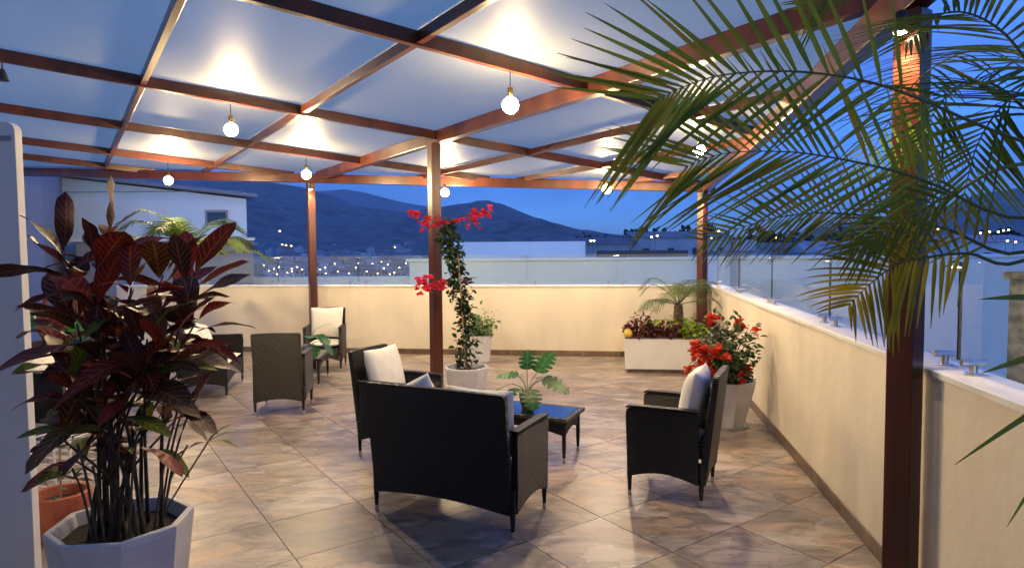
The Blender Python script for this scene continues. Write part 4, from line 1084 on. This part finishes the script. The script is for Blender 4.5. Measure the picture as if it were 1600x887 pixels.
frond(palm, [CROWN, at(1600, 395, 1.8), at(1480, 358, 1.92), at(1390, 342, 2.0), at(1303, 333, 2.1), at(1247, 335, 2.15), at(1182, 348, 2.25), at(1100, 378, 2.35)], 40, .25, .011, (.05, -.92, .35), .12, ['palm_olive', 'palm_leaf'], 33, True, .2, (.35, .95), rad=.006)
frond(palm, [CROWN, at(1600, 407, 1.7), at(1513, 396, 1.76), at(1442, 403, 1.8), at(1402, 413, 1.83), at(1361, 442, 1.88), at(1325, 477, 1.93)], 24, .25, .014, (.1, -.8, .5), .35, ['palm_olive', 'palm_yellow', 'palm_yellow'], 34, True, .32, (.2, .8), rad=.006)
frond(palm, [CROWN, at(1720, 400, 1.25), at(1690, 520, 1.15), at(1675, 640, 1.12), at(1670, 740, 1.12)], 6, .30, .020, (.2, -.9, .1), .15, ['palm_leaf'], 35, True, .2, (.35, .75), both=(.0, 1))
frond(palm, [CROWN, at(1600, 256, 1.55), at(1485, 305, 1.7), at(1399, 351, 1.8), at(1330, 396, 1.9)], 16, .2, .012, (.1, -.8, .5), .15, ['palm_leaf'], 36, False, .45, (.6, 1.2), rad=.006, rach='green_stem')
for k, (pts, L, sd) in enumerate([
        ([at(1650, 150, 1.75), at(1560, 45, 1.85), at(1480, 20, 1.95), at(1415, 70, 2.1)], .38, 41),
        ([at(1640, 200, 1.8), at(1545, 130, 1.95), at(1470, 160, 2.1), at(1430, 250, 2.2)], .34, 42),
        ([at(1660, 40, 1.7), at(1560, -60, 1.8), at(1440, -70, 1.95), at(1330, -30, 2.1), at(1265, 15, 2.2)], .30, 43),
        ([at(1680, 180, 1.7), at(1590, 150, 1.85), at(1530, 220, 1.95), at(1500, 330, 2.0)], .34, 44),
        ([at(1700, 60, 1.6), at(1640, -120, 1.75), at(1540, -160, 2.0), at(1450, -90, 2.3)], .42, 46)]):
    frond(palm, [CROWN] + pts, 28, L, .015, (.1, -.8, .45), .14, ['palm_leaf'], sd, False, .3, (.2, .8))
for k in range(5):                                                # fronds on the far side of the crown, leaning over the wall
    a = R_(-70 + 40 * k); dv = Vector((math.cos(a), math.sin(a), 0))
    frond(palm, [CROWN, CROWN + dv * .45 + Vector((0, 0, .45)), CROWN + dv * .95 + Vector((0, 0, .5)), CROWN + dv * 1.4 + Vector((0, 0, .15))], 30, .4, .014, (-dv.x * .3, -dv.y * .3, 1), .5, ['palm_leaf'], 60 + k, False, .25, (.3, .9))

def small_palm(name, loc, trunk_h, nf, L, Lf, W, mats, label, seed, rt=.06, arch_=.6, nl=26, pot=None, rise=(25, 75)):
    r = random.Random(seed)
    root = tag(empty(name, loc), label, 'palm'); c = Vector(loc) + Vector((0, 0, trunk_h))
    tr = MB()
    prof = []
    for k in range(13):
        t = k / 12; prof.append((rt * (1.25 - .45 * t) * (1 + .10 * (k % 2)), trunk_h * t))
    tr.lathe(prof, 12); tr.build('trunk', M['bark'], root)
    for k in range(nf):
        a = 2 * math.pi * k / nf + r.uniform(-.25, .25); el = R_(r.uniform(*rise)); l = L * r.uniform(.8, 1.1)
        dv = Vector((math.cos(a), math.sin(a), 0)); up = Vector((0, 0, 1))
        p1 = c + (dv * math.cos(el) + up * math.sin(el)) * l * .4
        p2 = p1 + (dv * math.cos(el * .45) + up * math.sin(el * .45)) * l * .35
        p3 = p2 + (dv * .9 - up * arch_) * l * .3
        frond(root, [c, p1, p2, p3], nl, Lf, W, dv * -.4 + up, .55, mats, seed * 50 + k, False, .18, (.45, .95), rad=.008)
    return root
small_palm('young_palm', pf + PQ(.78, .52, hP - .07), .50, 15, .78, .22, .011, ['areca'], 'young palm with a stout trunk growing in the planter box', 5, .075, .75, rise=(5, 60))
AP = at(292, 392, 9.5)
oct_pot('octagonal_pot', (AP.x, AP.y, 0), .28, .2, .46, 'white octagonal pot of the yellowish palm by the far wall', R_(12))
small_palm('areca_palm', Vector((AP.x, AP.y, .40)), 1.22, 20, 1.2, .30, .022, ['areca'], 'yellowish green palm rising behind the croton in front of the neighbouring house', 6, .045, .45, 40, rise=(15, 80))

# ------------------------------------------------------------------ neighbouring buildings
def prism_z(mb, poly, z0, z1, mi=0): return mb.prism(poly, z1 - z0, lambda u, v, w: Vector((u, v, (z0 + z1) / 2 + w)), mi)
def rect(x0, x1, y0, y1): return [(x0, y0), (x1, y0), (x1, y1), (x0, y1)]
GZ = -16
nb = empty('neighbour_building', (4, 20, GZ)); o0 = Vector((4, 20, GZ))
nh_ref = {}
def nbp(name, x0, x1, y0, y1, z0, z1, m, root, o0, bev=0):
    skew = -.55 if root is nh_ref.get('r') else 0
    return prism_z(MB(), [(x + skew * (y - y0) - o0.x, y - o0.y) for x, y in rect(x0, x1, y0, y1)], z0 - o0.z, z1 - o0.z).build(name, M[m], root, bevel=bev)
xl = at(640, 425, 16).x
nbp('wall', xl, 30, 16, 26, GZ, 1.50, 'neigh', nb, o0)
nbp('parapet_cap', xl - .08, 30.08, 15.92, 16.3, 1.503, 1.575, 'neigh', nb, o0, .01)
nbp('upper_wall', at(700, 385, 24).x, at(905, 385, 24).x, 22, 25.5, 1.505, 2.07, 'neigh', nb, o0)
nbp('dark_roof', at(945, 390, 21).x, at(1062, 390, 21).x, 20, 23, 1.51, 1.74, 'dark_roof', nb, o0)
nbp('low_wall', -7.4, xl - .01, 16.4, 17, GZ, 1.12, 'neigh', nb, o0)
tag(nb, 'long pale neighbouring building just beyond the far parapet', 'building')
nh = empty('neighbour_house', (-10, 18, GZ)); o1 = Vector((-10, 18, GZ)); nh_ref['r'] = nh
xa, xb = at(75, 400, 17).x, at(387, 400, 17).x
za, zb_ = at(150, 281, 17).z, at(387, 306, 17).z
hw_ = MB(); pts = [(xa - .0, GZ), (xb, GZ), (xb, zb_ - .08), (xa, za + .12)]
hw_.prism(pts, 8, lambda u, v, w: Vector((u - .62 * (w + 4) - o1.x, 21 - o1.y + w, v - o1.z))); hw_.build('wall', M['neigh'], nh)
rf = MB(); rf.prism([(xa - .2, za + .17), (xb + .25, zb_ - .055), (xb + .25, zb_ + .03), (xa - .2, za + .26)], 8.5, lambda u, v, w: Vector((u - .62 * (w + 4) - o1.x, 21 - o1.y + w, v - o1.z))); rf.build('roof', M['neigh_grey'], nh, bevel=.01)
nbp('lower_wing', at(120, 400, 15.5).x, at(396, 400, 15.5).x, 15.5, 16.98, GZ, at(300, 377, 15.5).z, 'neigh_grey', nh, o1)
nbp('ledge', at(118, 400, 15.5).x, at(403, 400, 15.5).x, 15.35, 16.985, at(300, 376.5, 15.5).z, at(300, 372, 15.5).z, 'neigh', nh, o1, .008)
nbp('side_wing', at(-120, 400, 14).x, at(70, 400, 14).x, 14, 17.5, GZ, at(50, 180, 14).z, 'neigh_grey', nh, o1)
w0, w1 = at(322, 352, 16.99), at(357, 328, 16.99)
win = nbp('window', w0.x, w1.x, 16.95, 17.01, w0.z, w1.z, 'neigh_grey', nh, o1)
nbp('pane', w0.x + .06, w1.x - .06, 16.94, 16.949, w0.z + .06, w1.z - .06, 'dark_glass', win, Vector((0, 0, 0)) + o1)
nbp('string_course', xa, xb, 16.96, 16.999, at(100, 301, 17).z, at(100, 300, 17).z, 'neigh_grey', nh, o1)
tag(nh, 'pale neighbouring house with sloping roof behind the yellowish palm', 'house')
ch = empty('stone_chimney', (4.06, 4.75, GZ))
MB().prism([(-.2, -.2), (.2, -.2), (.2, .2), (-.2, .2)], 17.5, lambda u, v, w: Vector((u, v, 8.75 + w))).build('shaft', M['stone'], ch)
MB().prism([(-.23, -.23), (.23, -.23), (.23, .23), (-.23, .23)], .06, lambda u, v, w: Vector((u, v, 17.533 + w))).build('cap', M['stone'], ch, bevel=.01)
tag(ch, 'dark stone-clad chimney just outside the glass at the right edge', 'chimney')

# ------------------------------------------------------------------ town below the hills
def house_mesh(kind):
    mb = MB()
    if kind == 0:
        mb.box((0, 0, 3), (11, 8, 6), None, 0); mb.add([(-6, -4.6, 6.01), (6, -4.6, 6.01), (6, 4.6, 6.01), (-6, 4.6, 6.01), (-5.5, 0, 8.2), (5.5, 0, 8.2)], [(0, 1, 5, 4), (2, 3, 4, 5), (1, 2, 5), (3, 0, 4), (3, 2, 1, 0)], 1)
    elif kind == 1:
        mb.box((0, 0, 4.5), (9, 9, 9), None, 0); mb.box((0, 0, 9.2), (9.4, 9.4, .38), None, 1); mb.box((1.5, 1, 10.4), (4, 4, 2), None, 0)
    else:
        mb.box((0, 0, 2.5), (18, 9, 5), None, 0); mb.add([(-9.4, -4.9, 5.01), (9.4, -4.9, 5.01), (9.4, 4.9, 6.4), (-9.4, 4.9, 6.4)], [(0, 1, 2, 3)], 1); mb.box((0, 4.4, 5.6), (18, .2, 1.3), None, 0)
    zs = (2.0, 4.6) if kind != 2 else (2.4,)
    hw2, yy = (4.0, -4.05) if kind == 0 else ((3.2, -4.55) if kind == 1 else (7, -4.55))
    for z in zs:
        for k in range(4): mb.box((-hw2 + k * 2 * hw2 / 3, yy, z), (1.2, .06, 1.3), None, 2)
    wall = noise_col(mat('town_wall_%d' % kind, (.5, .5, .48), .9), (.42, .42, .4), (.6, .6, .57), .2, 3, (1, 1, 1), 'Object', .3, .7, 0, None, .35)
    roof = noise_col(mat('town_roof_%d' % kind, (.3, .25, .22), .9), (.22, .2, .2), (.4, .36, .34), .3, 3, (1, 1, 1), 'Object', .3, .7, 0, None, .5)
    return mb.build('town_house', [wall, roof, M['dark_glass']], mesh_only=True)
HM = [house_mesh(k) for k in range(3)]
rt = random.Random(99)
def town_house(px, Y, s=1.0, label='small pale house in the dusk town below the hills', group='houses of the town below the hills', zoff=0):
    X = (px - 800) / FPX * Y
    o = link('town_house', rt.choice(HM), None, (X, Y, town_z(Y) - .3 + zoff)); o.rotation_euler = (0, 0, rt.uniform(-.5, .5)); s *= rt.uniform(.75, 1.15); o.scale = (s, s, s * rt.uniform(.8, 1.1))
    return tag(o, label, 'house', group)
for Y0, n in ((400, 9), (440, 11), (490, 12), (550, 12), (620, 14), (700, 14), (790, 14), (890, 12), (1000, 9)):
    for k in range(n):
        town_house(388 + (270 * (k + rt.uniform(.1, .9)) / n), Y0 + rt.uniform(-16, 16))
for k in range(16): town_house(rt.uniform(400, 700), rt.uniform(1040, 1250), .8, zoff=rt.uniform(6, 22), label='small house scattered on the lower slope of the hill', group='houses on the hill slope')
LM = {}
for nm in ('town_light', 'town_light_white'):
    mb = MB(); mb.tube([(0, 0, 0), (0, 0, 9), (1.2, 0, 9.4)], .12, 6, 0); mb.lathe([(.05, 8.6), (.62, 8.8), (.75, 9.2), (.4, 9.6), (.02, 9.7)], 8, (1.3, 0, 0), mi=1)
    LM[nm] = mb.build('street_lamp', [M['black_metal'], M[nm]], mesh_only=True)
def street_lamp(px, py, Y, white=False, s=1.0, label='lit street lamp among the houses of the town', group='street lamps of the town'):
    p = at(px, py, Y); o = link('street_lamp', LM['town_light_white' if white else 'town_light'], None, (p.x - 1.3 * s, Y, p.z - 9.2 * s)); o.scale = (s, s, s)
    return tag(o, label, 'street lamp', group)
for px, py, w in ((420, 423, 0), (428, 420, 0), (443, 408, 1), (456, 420, 0), (464, 417, 0), (472, 421, 0), (456, 424, 0), (500, 421, 0), (509, 427, 0), (523, 412, 1), (537, 406, 0), (549, 406, 0), (567, 405, 1), (589, 400, 0), (614, 403, 1),
                  (629, 404, 0), (616, 426, 1), (609, 428, 0), (600, 419, 1), (430, 407, 0), (508, 418, 1), (545, 409, 0), (582, 412, 1), (470, 387, 0), (463, 388, 0), (455, 384, 0), (447, 383, 0), (441, 382, 0), (617, 386, 0), (620, 389, 0), (623, 391, 0), (437, 361, 1), (412, 414, 0), (436, 417, 1), (449, 426, 0), (492, 413, 0), (517, 405, 1), (528, 424, 0), (556, 418, 0), (573, 424, 1), (560, 411, 0), (596, 409, 0), (606, 413, 0), (624, 418, 0), (634, 411, 1), (577, 402, 0), (415, 405, 0), (484, 404, 1), (626, 397, 0), (545, 427, 0), (590, 427, 0), (433, 428, 0)):
    Y = max(400, min(980, 998 * 9 / max(3, (py - 392 + (px - 800) * .0075)) * 1.0)) if py > 395 else 1150
    street_lamp(px, py, Y * .93, bool(w), (.8 if py > 395 else 1.2) * max(.55, Y / 900))

# ------------------------------------------------------------------ houses and trees to the right, beyond the neighbour's roof
def tree(px, Y, h, w, label='dark tree standing among the houses on the right', group='trees among the houses on the right', seed=0):
    r = random.Random(seed * 13 + 5); X = (px - 800) / FPX * Y; zt = town_z(Y) + 0
    root = tag(empty('tree', (X, Y, zt)), label, 'tree', group)
    MB().tube([(0, 0, 0), (.2, 0, h * .45), (0, .2, h * .85)], [.45, .3, .08], 7).build('trunk', M['bark'], root)
    pts = []
    lobes = [(Vector((r.gauss(0, w * .3), r.gauss(0, w * .3), h * r.uniform(.55, .92))), w * r.uniform(.28, .45)) for _ in range(9)]
    for c, q in lobes:
        for _ in range(70):
            o = Vector((r.gauss(0, 1), r.gauss(0, 1), r.gauss(0, .8))).normalized(); pts.append((c + o * q * r.uniform(.6, 1.05), o))
    stuff(leaf_cloud(pts, 1.5, r, .7, .4).build('crown', M['tree_leaf'], root))
k = 0
for px, Y, dy in ((915, 170, 0), (938, 200, 0), (960, 180, 0), (985, 150, 1), (1012, 165, 1), (1040, 150, 0), (1068, 160, 1), (1096, 150, 2), (1128, 170, 1), (1160, 155, 1), (1195, 170, 2), (1235, 160, 1), (1275, 175, 1), (1320, 160, 2), (1365, 170, 1), (1450, 165, 2), (1500, 170, 1), (1545, 160, 2), (1590, 165, 1), (1640, 170, 1)):
    top = 372 - dy * 8 - 4 * math.sin(px); h = 16 + CAM_H + (392 - (px - 800) * .0075 - top) / FPX * Y
    tree(px, Y, h, 6.5, seed=k); k += 1
for px, Y, zt in ((912, 120, 372), (955, 130, 378), (1004, 140, 370), (1058, 125, 362), (1100, 130, 372), (1150, 120, 378), (1210, 130, 380), (1290, 120, 378), (1480, 125, 374), (1535, 120, 368), (1580, 125, 372)):
    p = at(px, zt, Y); o = link('town_house', HM[k % 3], None, (p.x, Y, p.z - (8.0, 11.0, 6.2)[k % 3])); k += 1
    # these stand on a terrace of the slope, on tall foundations
    tag(o, 'white house among the dark trees on the right', 'house', 'houses among the trees on the right')
    MB().box((0, 0, -6), (8.9, 7.9, 12)).build('foundation', M['neigh_grey'], o)
for px, py, w in ((923, 376, 1), (928, 376, 1), (1018, 370, 0), (1027, 368, 0), (1098, 378, 1), (1103, 378, 1), (1112, 371, 0), (1123, 361, 0), (1152, 371, 1), (1212, 371, 0), (1329, 381, 0), (1453, 360, 1), (1466, 358, 0), (1506, 367, 1), (1532, 364, 0), (1541, 362, 0), (1546, 362, 1), (1560, 362, 0), (1568, 360, 1), (1576, 359, 1), (1574, 376, 0), (1587, 378, 0)):
    street_lamp(px, py, 100, bool(w), .2, 'lit street lamp among the trees and houses on the right', 'street lamps on the right')
